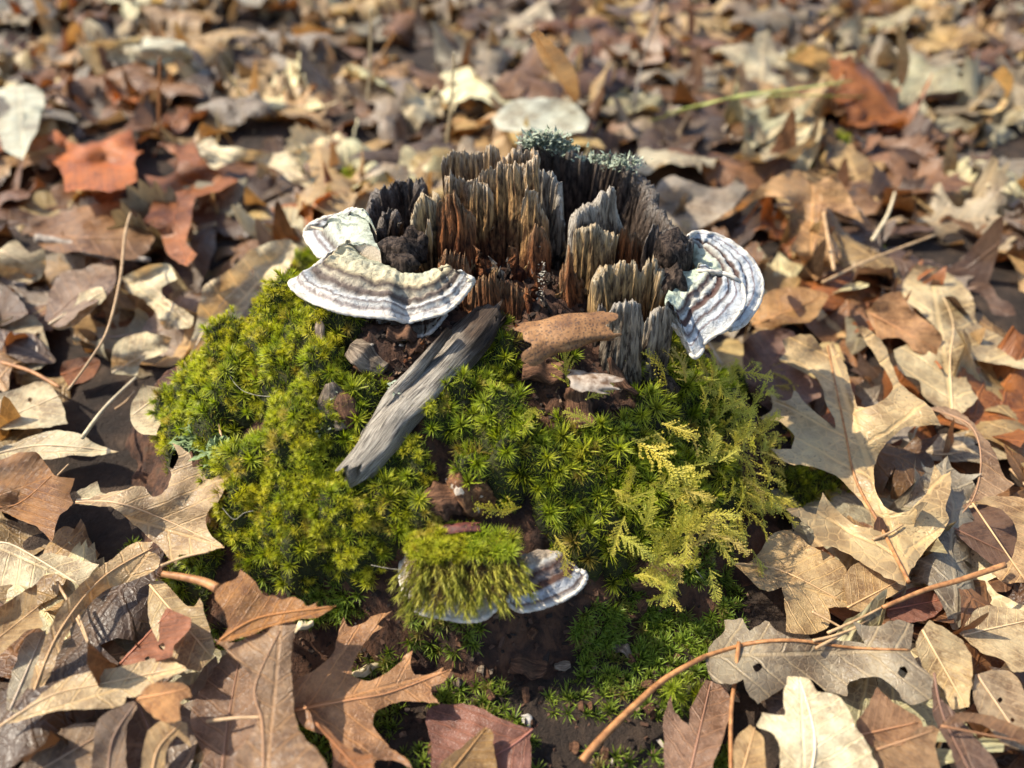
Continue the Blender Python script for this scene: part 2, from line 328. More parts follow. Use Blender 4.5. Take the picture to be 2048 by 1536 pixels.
def shard(top, ys, mat, thick=.010, jag=.0022, flare=.006, seed=1, label=None, zb=None, col=.0004, rows=20, name='wood_shard', fib=.0016):
    """an upright slab of split wood: its broken top edge runs through the points given, its fibres run down into the stump"""
    ys = np.broadcast_to(np.asarray(ys, float), (len(top),))
    P = np.array([at_y(u, v, y) for (u, v), y in zip(top, ys)])
    L = np.r_[0, np.cumsum(np.hypot(np.diff(P[:, 0]), np.diff(P[:, 1])) + 1e-5)]
    nc = max(8, int(L[-1]/col)); t = np.linspace(0, L[-1], nc)
    x = np.interp(t, L, P[:, 0]); y = np.interp(t, L, P[:, 1]); zt = np.interp(t, L, P[:, 2])
    j = np.arange(nc)
    zt = zt+jag*(.30*vn(j*.12, 0, seed)+.36*vn(j*.41, 3, seed+1)+.42*vn(j*1.3, 7, seed+1))
    zbt = np.minimum((hm(x, y)-.012) if zb is None else np.full(nc, zb), zt-.004)
    dx = np.gradient(x, t); dy = np.gradient(y, t); ln = np.hypot(dx, dy)+1e-9; nx, ny = dy/ln, -dx/ln
    k = np.linspace(0, 1, rows)
    Vf = []; Vb = []; H = []; TP = []
    edge = np.minimum(1, np.minimum(j, nc-1-j)/6.0)
    for q in k:
        z = zbt+(zt-zbt)*q
        f = fib*(.55*vn(j*.09+1.5*vn(z*18, 1, seed), z*22, seed+3)+.42*vn(j*.31, z*30, seed+4)+.25*vn(j*.8, z*40, seed+5))+.0010*vn(j*.03, z*14, seed+8)+.0011*np.round(1.5*vn(j*.035, z*16, seed+12))
        fl = flare*(1-q)**1.6
        th_ = thick*(.10+.90*(1-q)**.7)*(.3+.7*edge)
        wob = .0012*vn(z*70, j*.05, seed+6)
        Vf.append(np.c_[x+nx*(th_/2+f+fl)+wob, y+ny*(th_/2+f+fl), z]); Vb.append(np.c_[x-nx*(th_/2+f*.6)+wob, y-ny*(th_/2+f*.6), z])
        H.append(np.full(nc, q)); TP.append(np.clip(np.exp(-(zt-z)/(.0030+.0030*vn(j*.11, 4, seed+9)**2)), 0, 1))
    V = np.vstack(Vf+Vb); H = np.concatenate(H+H); TP = np.concatenate(TP+TP); o = rows*nc; F = []
    for i in range(rows-1):
        for c in range(nc-1):
            a = i*nc+c; F.append((a, a+1, a+nc+1, a+nc)); F.append((o+a+1, o+a, o+a+nc, o+a+nc+1))
        a = i*nc; F.append((a, a+nc, o+a+nc, o+a)); a = i*nc+nc-1; F.append((a+nc, a, o+a, o+a+nc))
    a = (rows-1)*nc
    for c in range(nc-1): F.append((a+c, a+c+1, o+a+c+1, o+a+c))
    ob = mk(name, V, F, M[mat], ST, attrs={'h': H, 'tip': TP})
    if label: ob['label'] = label
    return ob
# back rim of bark, then the spire from back to front, then the shards beside it
shard([(1036, 300), (1052, 281), (1080, 270), (1106, 267), (1137, 293), (1150, 312), (1187, 315), (1219, 309), (1250, 325)], [.070, .075, .08, .082, .082, .080, .078, .074, .068], 'wood_dark', .022, .0045, .004, 11, 'dark bark rim with grey green lichen', name='bark_rim', fib=.003)
shard([(1250, 325), (1281, 349), (1303, 373), (1306, 402), (1330, 440), (1352, 458), (1384, 492)], [.066, .058, .048, .040, .026, .018, .012], 'wood_dark', .020, .004, .004, 12, 'dark crumbling bark rim', name='bark_rim', fib=.003)
shard([(726, 440), (740, 420), (752, 388), (787, 368), (814, 362), (838, 359), (846, 380)], [.030, .036, .044, .050, .052, .050, .046], 'wood_dark', .020, .0035, .006, 13, 'blackish curled bark', name='bark_rim', fib=.003)
shard([(752, 470), (762, 436), (778, 420), (792, 428), (800, 452)], [.018, .022, .024, .022, .02], 'wood_dark', .014, .003, .004, 14, name='bark_rim', fib=.003)
shard([(884, 330), (890, 312), (907, 299), (935, 306), (964, 304), (979, 289), (991, 295), (1002, 313)], .048, 'wood', .010, .003, .003, 21, 'grey weathered back splinter wall')
shard([(1000, 316), (1024, 298), (1040, 304), (1054, 300), (1072, 301), (1078, 315)], .046, 'wood', .009, .0025, .003, 22)
shard([(884, 352), (900, 348), (919, 356), (943, 360), (955, 350), (980, 338), (1003, 327), (1022, 331)], .032, 'wood', .012, .003, .014, 23, 'pale tan split face of the spire')
shard([(1016, 331), (1039, 332), (1056, 328), (1072, 305), (1079, 317), (1083, 343)], .030, 'wood', .012, .003, .014, 24)
shard([(1076, 343), (1103, 346), (1119, 367), (1125, 415), (1132, 446)], [.036, .036, .034, .030, .028], 'wood_grey', .009, .0025, .004, 25)
shard([(934, 372), (944, 364), (960, 368), (975, 376), (984, 392)], .024, 'wood', .008, .0018, .004, 31, 'smooth pale tan wood flake')
shard([(1040, 420), (1054, 372), (1066, 378), (1082, 412), (1096, 440)], .020, 'wood', .010, .004, .006, 33)
shard([(820, 440), (832, 412), (847, 386), (858, 395), (868, 391), (880, 404)], [.010, .012, .014, .015, .016, .018], 'wood_gold', .012, .003, .006, 34)
shard([(874, 408), (886, 402), (900, 398), (913, 388), (920, 396), (928, 410), (940, 424), (950, 440)], .012, 'wood_red', .011, .0035, .008, 35, 'red brown fibrous wood')
shard([(846, 470), (852, 440), (856, 436), (862, 470)], .002, 'wood', .005, .003, .004, 36, 'thin upright pale splinter')
shard([(868, 540), (884, 506), (905, 498), (925, 516), (945, 540)], -.006, 'wood_red', .012, .005, .008, 38)
shard([(1060, 480), (1070, 452), (1084, 462), (1100, 490)], .010, 'wood_red', .009, .004, .008, 39)
shard([(930, 585), (965, 556), (985, 548), (1015, 560), (1050, 586)], -.012, 'wood_red', .012, .006, .008, 40)
shard([(1134, 490), (1144, 436), (1160, 418), (1175, 407), (1188, 412), (1203, 386), (1225, 374), (1233, 388), (1241, 428), (1248, 462)], [.010, .012, .014, .015, .016, .017, .018, .018, .018, .018], 'wood_grey', .011, .0022, .005, 51, 'broad pale grey brown wood shard with pointed top')
shard([(1142, 520), (1152, 466), (1170, 456), (1188, 449), (1204, 458), (1219, 466), (1236, 470)], .004, 'wood_gold', .009, .002, .006, 52, 'tan front flake of the pointed shard')
shard([(1240, 462), (1256, 456), (1272, 470), (1288, 484), (1296, 476), (1306, 500)], .014, 'wood_red', .010, .004, .005, 53)
shard([(1296, 470), (1306, 450), (1330, 456), (1350, 470), (1372, 500)], [.008, .010, .010, .006, .0], 'wood_dark', .016, .004, .005, 54, fib=.003, name='bark_rim')
shard([(1186, 560), (1200, 540), (1215, 538), (1231, 528), (1250, 524), (1266, 522), (1278, 546), (1294, 522), (1309, 521), (1325, 553), (1330, 580)], [-.016, -.014, -.012, -.012, -.012, -.012, -.012, -.012, -.012, -.014, -.016], 'wood_gold', .014, .004, .006, 55, 'golden brown crumbly wood shard')
shard([(1110, 580), (1126, 540), (1140, 500), (1152, 540), (1170, 566)], -.006, 'wood_red', .010, .005, .006, 56)
shard([(1212, 640), (1231, 610), (1250, 603), (1266, 600), (1284, 610), (1288, 640)], [-.032, -.033, -.034, -.034, -.033, -.032], 'wood_grey', .009, .002, .008, 57, 'flat weathered grey wood shard')
shard([(1290, 650), (1305, 628), (1322, 614), (1340, 616), (1352, 640)], [-.030, -.030, -.029, -.028, -.027], 'wood_grey', .008, .002, .006, 58)
shard([(1180, 640), (1196, 610), (1210, 616)], -.024, 'wood_dark', .007, .003, .004, 59)

# loose splinters standing in the rotten middle: parts of the stump, sharing eight meshes
def splinter_mesh(k):
    a = Acc(); H = 1.0; n = 5
    P = [np.array((.06*math.sin(i*1.7+k), .06*math.cos(i*2.3+k), H*i/7)) for i in range(8)]
    rad = [.16, .15, .14, .13, .11, .09, .06, .015]
    V, F = tube(P, np.array(rad)*(1+.3*np.array([random.uniform(-1, 1) for _ in rad])), n)
    V[:, 1] *= .55
    h = V[:, 2]; return mesh('splinter', V, F, M[['wood_red', 'wood', 'wood_red', 'wood_gold', 'wood_dark', 'wood_red', 'wood_grey', 'wood'][k]], {'h': h, 'tip': np.clip((h-.8)*3, 0, .8)}, smooth=False)
SPL = [splinter_mesh(k) for k in range(8)]
def splinter(u, v, ln, lean=.35, wide=1.0, k=None, drop=.003):
    p = on_mound(u, v); o = link('splinter', SPL[random.randrange(8) if k is None else k], ST)
    o.location = Vector(p)-ST.location-Vector((0, 0, drop))
    o.rotation_euler = (random.gauss(0, lean), random.gauss(0, lean), random.uniform(0, 6.28)); o.scale = (ln*wide, ln*wide, ln)
for k in range(120):
    u = random.uniform(845, 1330); v = random.uniform(470, 620)
    if abs(u-1090) > 260 and v < 520: continue
    splinter(u, v, random.uniform(.008, .020), .22, random.uniform(.7, 1.2))
for k in range(60):
    splinter(random.uniform(700, 1050), random.uniform(640, 760), random.uniform(.006, .014), 1.5, .7)
for k in range(30):
    splinter(random.uniform(1040, 1330), random.uniform(620, 840), random.uniform(.006, .014), 1.2, .7)

# ------------------------------------------------------------------ bracket fungi
def bracket(label, margin, attach, zm, za, mat, thick=.006, bulge=.004, ridge=(), wav=.0015, seed=1, group=None, droop=None, ns=34):
    Mg = cr(margin, 7); na = len(Mg); At = cr(attach, 12); tt = np.linspace(0, 1, na)
    At = np.array([np.interp(tt, np.linspace(0, 1, len(At)), At[:, k]) for k in (0, 1)]).T
    zm_ = np.interp(tt, np.linspace(0, 1, len(np.atleast_1d(zm))) if np.ndim(zm) else [0, 1], zm if np.ndim(zm) else [zm, zm])
    za_ = np.interp(tt, np.linspace(0, 1, len(np.atleast_1d(za))) if np.ndim(za) else [0, 1], za if np.ndim(za) else [za, za])
    zm_ = zm_+wav*vn(tt*14, 0, seed)+wav*.5*vn(tt*37, 0, seed+1)
    E = np.array([at_z(u, v, z) for (u, v), z in zip(Mg, zm_)]); A = np.array([at_z(u, v, z) for (u, v), z in zip(At, za_)])
    ss = np.linspace(0, 1, ns)**.85
    S, Tt = np.meshgrid(ss, tt); P = A[:, None, :]*(1-S[..., None])+E[:, None, :]*S[..., None]
    wob = S+.03*vn(Tt*6, S*3, seed+3)
    rg = sum(a*np.exp(-((wob-c)/w_)**2) for c, w_, a in ridge) if len(ridge) else 0
    dz = bulge*np.sin(np.pi*np.clip(S, 0, 1)**.8)+rg+.0011*fbm(P[..., 0]*160, P[..., 1]*160, seed+4)*(1-S**4)+.0006*fbm(P[..., 0]*500, P[..., 1]*500, seed+5)*(1-S**6)
    top = P.copy(); top[..., 2] += dz
    und = P.copy(); und[..., 2] += dz*S-thick*(1-S)**.7-.0012*np.sqrt(np.clip(1-S**2, 0, 1))-.0006
    und[:, -1, 2] = top[:, -1, 2]-.0010
    loc = A.mean(0); t = thing('bracket_fungus', loc, label, 'fungus', group)
    F = [(i*ns+j, i*ns+j+1, (i+1)*ns+j+1, (i+1)*ns+j) for i in range(na-1) for j in range(ns-1)]
    cap = mk('cap', top.reshape(-1, 3), [f[::-1] for f in F], M[mat], t, attrs={'s': S.ravel()})
    mk('pore_surface', und.reshape(-1, 3), F, M['pores'], t)
    rim = (top[:, -1]+und[:, -1])/2
    V, Fr = tube(rim, .0009+.00025*vn(np.arange(na)*.9, 0, seed), 7); mk('margin', V, Fr, M['rim'], cap, t)
    for side in (0, na-1):
        V = np.vstack([top[side], und[side]]); Fs = [(k, k+1, ns+k+1, ns+k) for k in range(ns-1)]; mk('cut_edge', V, Fs, M['pores'], t)
    return t
bracket('small grey bracket with pale edge tucked under the large cream bracket', [(748, 628), (757, 640), (770, 651), (788, 668), (805, 676), (829, 672), (853, 668), (874, 650), (892, 626)], [(770, 600), (830, 596), (880, 604)], .090, .092, 'fungus_d', .005, -.001, ((.75, .06, .0012),), .0012, 3)
bracket('upright pale green bracket lobe with bluish edge behind the large cream bracket', [(728, 434), (714, 418), (701, 417), (677, 428), (653, 432), (635, 440), (620, 447), (609, 462), (612, 477), (626, 497), (639, 512), (659, 506), (684, 496)], [(752, 462), (738, 450), (745, 470), (760, 500)], [.112, .115, .114, .112, .108, .104, .100, .096, .096, .096, .097, .100, .104], .113, 'fungus_b', .006, .003, ((.72, .05, -.0016), (.55, .1, .0015)), .0018, 5)
bracket('large cream bracket with grey zones and white wavy rim above the moss', [(690, 496), (668, 502), (644, 518), (622, 538), (602, 552), (579, 564), (593, 582), (620, 600), (650, 612), (680, 622), (716, 629), (755, 631), (788, 636), (814, 642), (836, 637), (859, 632), (889, 623), (910, 608), (928, 588), (946, 564), (943, 554), (928, 551), (907, 566), (890, 571)], [(716, 506), (728, 512), (745, 520), (790, 538), (830, 552), (858, 552), (868, 556)], [.106, .105, .104, .103, .102, .101, .101, .101, .100, .100, .100, .100, .099, .098, .099, .100, .101, .103, .106, .110, .112, .112, .108, .106], .106, 'fungus_a', .009, .0045, ((.60, .04, -.0012), (.70, .035, -.0014), (.50, .06, .0012), (.82, .03, .0006), (.9, .03, -.0007)), .0016, 7)
bracket('blue white bracket with dark growth rings on the bark rim, the upper of two', [(1370, 484), (1378, 470), (1388, 463), (1412, 463), (1444, 472), (1475, 491), (1500, 513), (1516, 538), (1525, 563), (1522, 594), (1506, 625), (1484, 650), (1459, 660)], [(1372, 500), (1384, 518), (1398, 548), (1410, 580), (1420, 610)], [.100, .100, .099, .098, .096, .094, .092, .090, .088, .086, .084, .082, .082], .090, 'fungus_c', .007, .002, ((.40, .05, -.001), (.58, .04, -.0012), (.75, .03, -.0009), (.88, .03, .0005)), .0014, 9)
bracket('pale green ringed bracket with a red brown tip overlapping its larger neighbour', [(1396, 540), (1420, 540), (1452, 546), (1480, 562), (1490, 593), (1484, 616), (1469, 638), (1453, 656), (1431, 668), (1412, 682), (1403, 702), (1391, 713), (1379, 703), (1373, 684), (1367, 662), (1352, 636), (1338, 622)], [(1392, 546), (1374, 544), (1356, 548), (1340, 572), (1330, 600), (1330, 612)], [.103, .103, .102, .100, .098, .096, .093, .091, .088, .084, .080, .077, .078, .082, .086, .090, .092], .100, 'fungus_c', .007, .003, ((.36, .05, .0012), (.44, .03, -.0014), (.56, .04, -.0014), (.66, .03, .0006), (.78, .03, -.001)), .0012, 11)
BL = bracket('cream rimmed bracket at the foot of the stump buried under hanging moss', [(832, 1108), (822, 1110), (811, 1111), (803, 1122), (800, 1150), (805, 1176), (816, 1198), (830, 1217), (850, 1227), (877, 1232), (906, 1237), (940, 1241), (967, 1235), (987, 1221), (996, 1206), (992, 1188)], [(838, 1090), (860, 1082), (920, 1078), (990, 1090), (1000, 1120)], .031, .038, 'fungus_d', .009, .005, ((.8, .05, .0008), (.9, .03, -.0008)), .0014, 13)
bracket('blue white ringed bracket with brown bands at the foot of the stump', [(1024, 1186), (1016, 1196), (1023, 1212), (1040, 1220), (1065, 1218), (1094, 1210), (1121, 1200), (1150, 1184), (1166, 1166), (1172, 1150), (1165, 1142), (1152, 1139), (1138, 1133)], [(1026, 1150), (1030, 1126), (1060, 1102), (1090, 1096), (1112, 1104)], [.031, .030, .030, .030, .030, .031, .032, .034, .036, .037, .038, .038, .038], .040, 'fungus_e', .008, .0015, ((.4, .07, .0007), (.58, .05, -.0007), (.72, .04, .0005), (.84, .03, -.0004)), .0012, 15)

# ------------------------------------------------------------------ dark lumps of old bracket and wood over the attachments
def lump(name, u, v, y, size, mat, seed, parent, label=None, sub=3, amp=.35):
    import bmesh
    bm = bmesh.new(); bmesh.ops.create_icosphere(bm, subdivisions=sub, radius=1)
    P = np.array([p.co[:] for p in bm.verts]); F = [[q.index for q in f.verts] for f in bm.faces]; bm.free()
    k = 1+amp*fbm(P[:, 0]*1.6+P[:, 2], P[:, 1]*1.6-P[:, 2], seed)+amp*.35*fbm(P[:, 0]*5+P[:, 2]*3, P[:, 1]*5, seed+1)
    c = at_y(u, v, y) if y is not None else on_mound(u, v)
    V = P*k[:, None]*np.asarray(size)+c
    o = mk(name, V, F, M[mat], parent, attrs={'h': np.full(len(V), .5), 'tip': np.zeros(len(V))})
    if label: o['label'] = label
    return o
lump('wood_lump', 802, 500, -.004, (.009, .007, .006), 'wood_dark', 3, ST)
lump('wood_lump', 832, 490, .002, (.006, .006, .008), 'wood_dark', 4, ST)
lump('wood_lump', 806, 528, -.014, (.0065, .004, .0045), 'wood_dark', 5, ST)
lump('wood_lump', 1345, 505, .0, (.008, .008, .009), 'wood_dark', 6, ST)
lump('wood_lump', 1348, 562, -.012, (.005, .006, .006), 'wood_dark', 7, ST)
lump('wood_lump', 1300, 780, None, (.012, .009, .008), 'wood_dark', 8, ST)
# ------------------------------------------------------------------ leaves: outlines
def smooth_outline(P, step, sharp=70):
    """closed outline; corners sharper than `sharp` degrees stay pointed, the rest becomes a curve"""
    P = np.asarray(P, float); m = len(P); d1 = P-np.roll(P, 1, 0); d2 = np.roll(P, -1, 0)-P
    ang = np.degrees(np.abs((np.arctan2(d2[:, 1], d2[:, 0])-np.arctan2(d1[:, 1], d1[:, 0])+np.pi) % (2*np.pi)-np.pi))
    tan = .5*(d1+d2); out = []
    for i in range(m):
        j = (i+1) % m; a, b_ = P[i], P[j]; L = np.linalg.norm(b_-a)
        ta = (b_-a) if ang[i] > sharp else tan[i]*L/(np.linalg.norm(tan[i])+1e-9)*.9; tb = (b_-a) if ang[j] > sharp else tan[j]*L/(np.linalg.norm(tan[j])+1e-9)*.9
        for t in np.arange(0, 1, 1/max(1, int(round(L/step)))):
            out.append((2*t**3-3*t*t+1)*a+(t**3-2*t*t+t)*ta+(-2*t**3+3*t*t)*b_+(t**3-t*t)*tb)
    return np.array(out)
def inside(Q, P):
    x, y = Q[:, 0], Q[:, 1]; r = np.zeros(len(Q), bool); m = len(P)
    for i in range(m):
        a, b_ = P[i], P[(i+1) % m]
        c = ((a[1] > y) != (b_[1] > y)) & (x < (b_[0]-a[0])*(y-a[1])/((b_[1]-a[1])+1e-15)+a[0]); r ^= c
    return r
def fill(outline, step, holes=(), rng=RNG):
    """triangles of a blade: outline + points inside + holes"""
    P = np.asarray(outline); lo, hi = P.min(0), P.max(0)
    gx, gy = np.meshgrid(np.arange(lo[0], hi[0], step), np.arange(lo[1], hi[1], step*.87)); gx = gx+(np.arange(gx.shape[0]) % 2)[:, None]*step*.5
    Q = np.c_[gx.ravel(), gy.ravel()]+rng.uniform(-.15, .15, (gx.size, 2))*step
    Q = Q[inside(Q, P)]
    if len(Q): Q = Q[np.min(np.hypot(Q[:, None, 0]-P[None, :, 0], Q[:, None, 1]-P[None, :, 1]), 1) > step*.45]
    hp = []; E = [(i, (i+1) % len(P)) for i in range(len(P))]; nb = len(P)
    for (cx, cy, r) in holes:
        k = 9; H = np.array([(cx+r*(1+rng.uniform(-.35, .35))*math.cos(6.283*i/k), cy+r*(1+rng.uniform(-.35, .35))*math.sin(6.283*i/k)) for i in range(k)])
        if not inside(H, P).all(): continue
        hp.append(H); E += [(nb+i, nb+(i+1) % k) for i in range(k)]; nb += k
        if len(Q): Q = Q[np.hypot(Q[:, 0]-cx, Q[:, 1]-cy) > r*1.5]
    A = np.vstack([P]+hp+([Q] if len(Q) else []))
    r = geometry.delaunay_2d_cdt([Vector(p) for p in A], E, [], 0, 1e-7)
    v = np.array([p[:] for p in r[0]]); f = np.array([t for t in r[2] if len(t) == 3])
    c = v[f].mean(1); ok = inside(c, P)
    for H in hp: ok &= ~inside(c, H)
    return v, f[ok]
def oak_pointed(rng, n=3):
    L = []; 
    def side():
        pts = [(.012, 0.0), (.05, .07)]
        y = .14
        for i in range(n):
            w = (.26, .36, .30, .2)[i]*rng.uniform(.85, 1.15); rise = w*.75; s = .07+.02*i
            pts += [(w*.55, y+rise*.30), (w*.80, y+rise*.45), (w*1.05, y+rise*.55), (w*.90, y+rise*.85), (w*1.0, y+rise*1.25), (w*.62, y+rise*1.05)]
            y += (.80-.14)/n
            pts += [(s*rng.uniform(.8, 1.1), y+.05+.02*i)]
        pts += [(.10, .87), (.15, .93), (.07, .93)]
        return pts
    a = side(); c = side(); return [(x, y) for x, y in a]+[(0, 1.02)]+[(-x, y) for x, y in c[::-1]]
def oak_round(rng):
    k = rng.integers(3, 5); ph = rng.uniform(-.4, .4); y = np.linspace(0.0, 1, 44)
    def w(y, s): return np.interp(y, [0, .08, .3, .6, .85, 1], [.012, .05, .17, .27, .19, .0])*(1+.55*np.cos(2*np.pi*k*(y-.05)+ph+s)*np.interp(y, [0, .2, .9, 1], [0, 1, 1, .2]))
    a, c = w(y, 0), w(y, .35); return [(a[i], y[i]) for i in range(44)]+[(-c[i], y[i]) for i in range(42, -1, -1)]
def oval_toothed(rng):
    y = np.linspace(0, 1, 56); e = rng.uniform(.24, .33)
    wd = e*np.sin(np.pi*np.clip(y, 0, 1)**rng.uniform(.75, 1.0))**.85
    a = wd*(1+.10*((np.arange(56) % 4)/3-.5)); return [(a[i]+.006, y[i]) for i in range(55)]+[(0, 1.03)]+[(-a[i]-.006, y[i]) for i in range(54, -1, -1)]
def narrow(rng):
    y = np.linspace(0, 1, 30); a = .13*np.sin(np.pi*y**.9)**.8*(1+.06*np.sin(y*31)); return [(a[i]+.006, y[i]) for i in range(29)]+[(0, 1.04)]+[(-a[i]-.006, y[i]) for i in range(28, -1, -1)]
def torn(rng):
    P = np.array(oak_round(rng)); cut = rng.uniform(.55, .8); P[:, 1] = np.where(P[:, 1] > cut, cut+.05*np.sin(P[:, 0]*47)+.03*np.sin(P[:, 0]*113), P[:, 1]); return [tuple(p) for p in P]
SHAPES = {'pointed': oak_pointed, 'round': oak_round, 'oval': oval_toothed, 'narrow': narrow, 'torn': torn}
def bend(v, kx, ky, wav, seed, twist=0.0, tipcurl=0.0):
    x, y = v[:, 0].copy(), v[:, 1]-.45
    kx_ = kx*(1+.7*vn(v[:, 1]*3, 0, seed)); kx_ = np.where(np.abs(kx_) < .05, .05, kx_)
    z = (1-np.cos(x*kx_))/kx_; x2 = np.sin(x*kx_)/kx_
    z = z+wav*(fbm(x*4.2+seed, y*4.2, seed, 2))+wav*.8*vn(x*9, y*9, seed+5)*np.abs(x)*3
    z = z+tipcurl*np.maximum(0, np.abs(x)-.12)**1.5*np.sign(vn(y*5, np.sign(x)*3, seed+2)+.25)*4
    a = twist*y; x3 = x2*np.cos(a)-z*np.sin(a); z3 = x2*np.sin(a)+z*np.cos(a)
    ky = ky if abs(ky) > .05 else .05
    r = 1/ky; zz = r-(r-z3)*np.cos(y*ky); yy = (r-z3)*np.sin(y*ky)
    return np.c_[x3, yy, zz]
def leaf_meshes(kind, seed, coarse=False):
    rng = np.random.default_rng(seed)
    out = smooth_outline(SHAPES[kind](rng), .05 if coarse else .022, 62)
    if not coarse: out = out+.004*np.c_[vn(np.arange(len(out))*.7, 0, seed), vn(np.arange(len(out))*.7, 5, seed)]
    holes = [] if coarse or rng.random() < .5 else [(rng.uniform(-.15, .15), rng.uniform(.25, .75), rng.uniform(.008, .022)) for _ in range(rng.integers(1, 5))]
    v, f = fill(out, .10 if coarse else .05, holes, rng)
    kx = rng.choice([-1, 1], p=[.35, .65])*rng.uniform(.4, 3.6); ky = rng.uniform(-1.3, 1.3)
    par = (kx, ky, rng.uniform(.05, .11), seed % 97, rng.uniform(-.9, .9), rng.uniform(0, 1.0))
    V = bend(v, *par)
    # midrib and stalk, run along the blade
    s = np.linspace(-.22, .97, 22); c = np.c_[.012*np.sin(s*6+seed), s]; c[:, 0] *= (s > 0); R3 = bend(c, *par); R3[:, 2] += .0015
    Tv, Tf = tube(R3, np.interp(s, [-.22, -.2, 0, .97], [.009, .0065, .0048, .0014]), 5)
    return V, f, v, Tv, Tf
ROWS = []
LV = []
for k, kind in enumerate(['pointed']*12+['round']*9+['oval']*7+['narrow']*3+['torn']*5):
    V, f, uv, Tv, Tf = leaf_meshes(kind, 100+k)
    LV.append((kind, V, mesh('leaf_blade', V, f, M['leaf'], uv=uv), mesh('leaf_midrib', Tv, Tf, M['rib'])))
LC = [leaf_meshes(k, 300+i, True) for i, k in enumerate(['pointed', 'round', 'oval', 'torn', 'pointed', 'round', 'oval', 'narrow'])]

# height map of the litter, 5 mm cells
HX0, HY0, CS = -1.5, -.6, .005; HN = 600; HMY = 480
cxs = HX0+(np.arange(HN)+.5)*CS; cys = HY0+(np.arange(HMY)+.5)*CS
CXg, CYg = np.meshgrid(cxs, cys, indexing='ij'); HMAP = hs(CXg, CYg)
def cell(P): return np.clip(((P[:, 0]-HX0)/CS).astype(int), 0, HN-1), np.clip(((P[:, 1]-HY0)/CS).astype(int), 0, HMY-1)
def settle(P, pct, comp):
    i, j = cell(P); dz = np.percentile(HMAP[i, j]-P[:, 2], pct); Q = P.copy(); Q[:, 2] += dz
    return dz, i, j, Q
def imprint(i, j, Q, comp): np.maximum.at(HMAP, (i, j), HMAP[i, j]+comp*np.clip(Q[:, 2]-HMAP[i, j], 0, .03))
BARE = np.array([(560, 1150), (640, 1240), (640, 1300), (720, 1330), (720, 1380), (800, 1470), (860, 1600), (1330, 1600), (1330, 1420), (1420, 1340), (1460, 1240), (1500, 1120), (1530, 1000), (1490, 700), (1560, 760), (1100, 300), (640, 420), (300, 820)], float)
def bare(P):
    u, v = project(P); return inside(np.c_[u, v], BARE[:15]) | (mq(P[:, 0], P[:, 1]) < 1.0)
PAL = {'tan': (.355, .235, .115), 'grey tan': (.36, .305, .215), 'cream': (.58, .49, .32), 'russet': (.27, .095, .028), 'chestnut brown': (.18, .088, .044), 'dark brown': (.085, .05, .034), 'grey brown': (.24, .19, .15)}
def tint_of(rng, name): 
    c = np.array(PAL[name]); return np.clip(c*rng.uniform(.8, 1.2)*(1+rng.uniform(-.06, .06, 3)), 0, .9)
rng = np.random.default_rng(42)
acc = Acc(); UVs = []
cnt = 0
while cnt < 1600:
    x, y = rng.uniform(-1.0, 1.0), rng.uniform(-.33, 1.25)
    if abs(x) > .36+.75*(y+.33): continue
    V, f, uv, _, _ = LC[rng.integers(len(LC))]; a = rng.uniform(0, 6.28); s = rng.uniform(.075, .12)
    e = Euler((rng.normal(0, .10), rng.normal(0, .10), a)).to_matrix(); P = (V*[1, 1, .6]*s)@np.array(e).T+[x, y, 0]
    if bare(P).mean() > .04: continue
    dz, i, j, Q = settle(P, 80, .3); imprint(i, j, Q, .12)
    acc.add(Q, [tuple(t) for t in f], tint=np.array([tint_of(rng, rng.choice(['dark brown', 'chestnut brown', 'grey brown', 'tan'], p=[.16, .30, .27, .27]))]), seed=rng.random()); UVs.append(uv); cnt += 1
V, F, A = acc.arrays(); o = link('leaf_litter', mesh('leaf_litter', V, F, M['litter'], A, np.vstack(UVs)))
tag(o, 'matted brown layer of older leaves below the loose ones', kind='stuff')

SHN = {'pointed': 'pointed lobed oak leaf', 'round': 'round lobed oak leaf', 'oval': 'toothed oval leaf', 'narrow': 'narrow dry leaf', 'torn': 'torn half oak leaf'}
def zone(x, y):
    if y > .42: return 'far behind the stump'
    if y > .13: return 'just behind the stump'
    return 'beside the two ringed blue white brackets' if x > 0 else 'beside the broad moss slope'
def drop_leaf(x, y, kindw=None, name=None):
    for _ in range(12):
        k = rng.integers(len(LV)); kind, V, mb, mr_ = LV[k]
        s = rng.uniform(.085, .135)*(.8 if kind in ('oval', 'narrow', 'torn') else 1); near = project(np.array((x, y, 0.)))[1] > 520; zf = .45 if near else 1.0; tl = .06 if near else .21
        e = Euler((rng.normal(0, tl), rng.normal(0, tl), rng.uniform(0, 6.28)))
        P = (V*[s, s, s*zf])@np.array(e.to_matrix()).T+[x, y, 0]
        b_ = bare(P)
        if b_.mean() > .03: x += rng.normal(0, .02); y += rng.normal(0, .02); continue
        dz, i, j, Q = settle(P, 76 if near else 88, .4)
        if Q[:, 2].max() > .075 or (Q[:, 2]-HMAP[i, j]).max() > .050: continue
        imprint(i, j, Q, .33)
        cname = rng.choice(['tan', 'grey tan', 'cream', 'russet', 'chestnut brown', 'grey brown'], p=[.25, .25, .22, .09, .09, .10])
        c = tint_of(rng, cname)
        t = bpy.data.objects.new('fallen_leaf', None); COL.objects.link(t); t.location = (x, y, dz); t.rotation_euler = e; t.scale = (s, s, s*zf); t.empty_display_size = .3
        tag(t, f'{cname} {SHN[kind]} {zone(x, y)}', 'leaf', f'{cname} {SHN[kind]}s {zone(x, y)}'.replace('leafs', 'leaves'))
        o = link('blade', mb, t); o.color = (*c, 1); o2 = link('midrib', mr_, o); o2.color = o.color
        return True
    return False
n_ok = 0; tries = 0
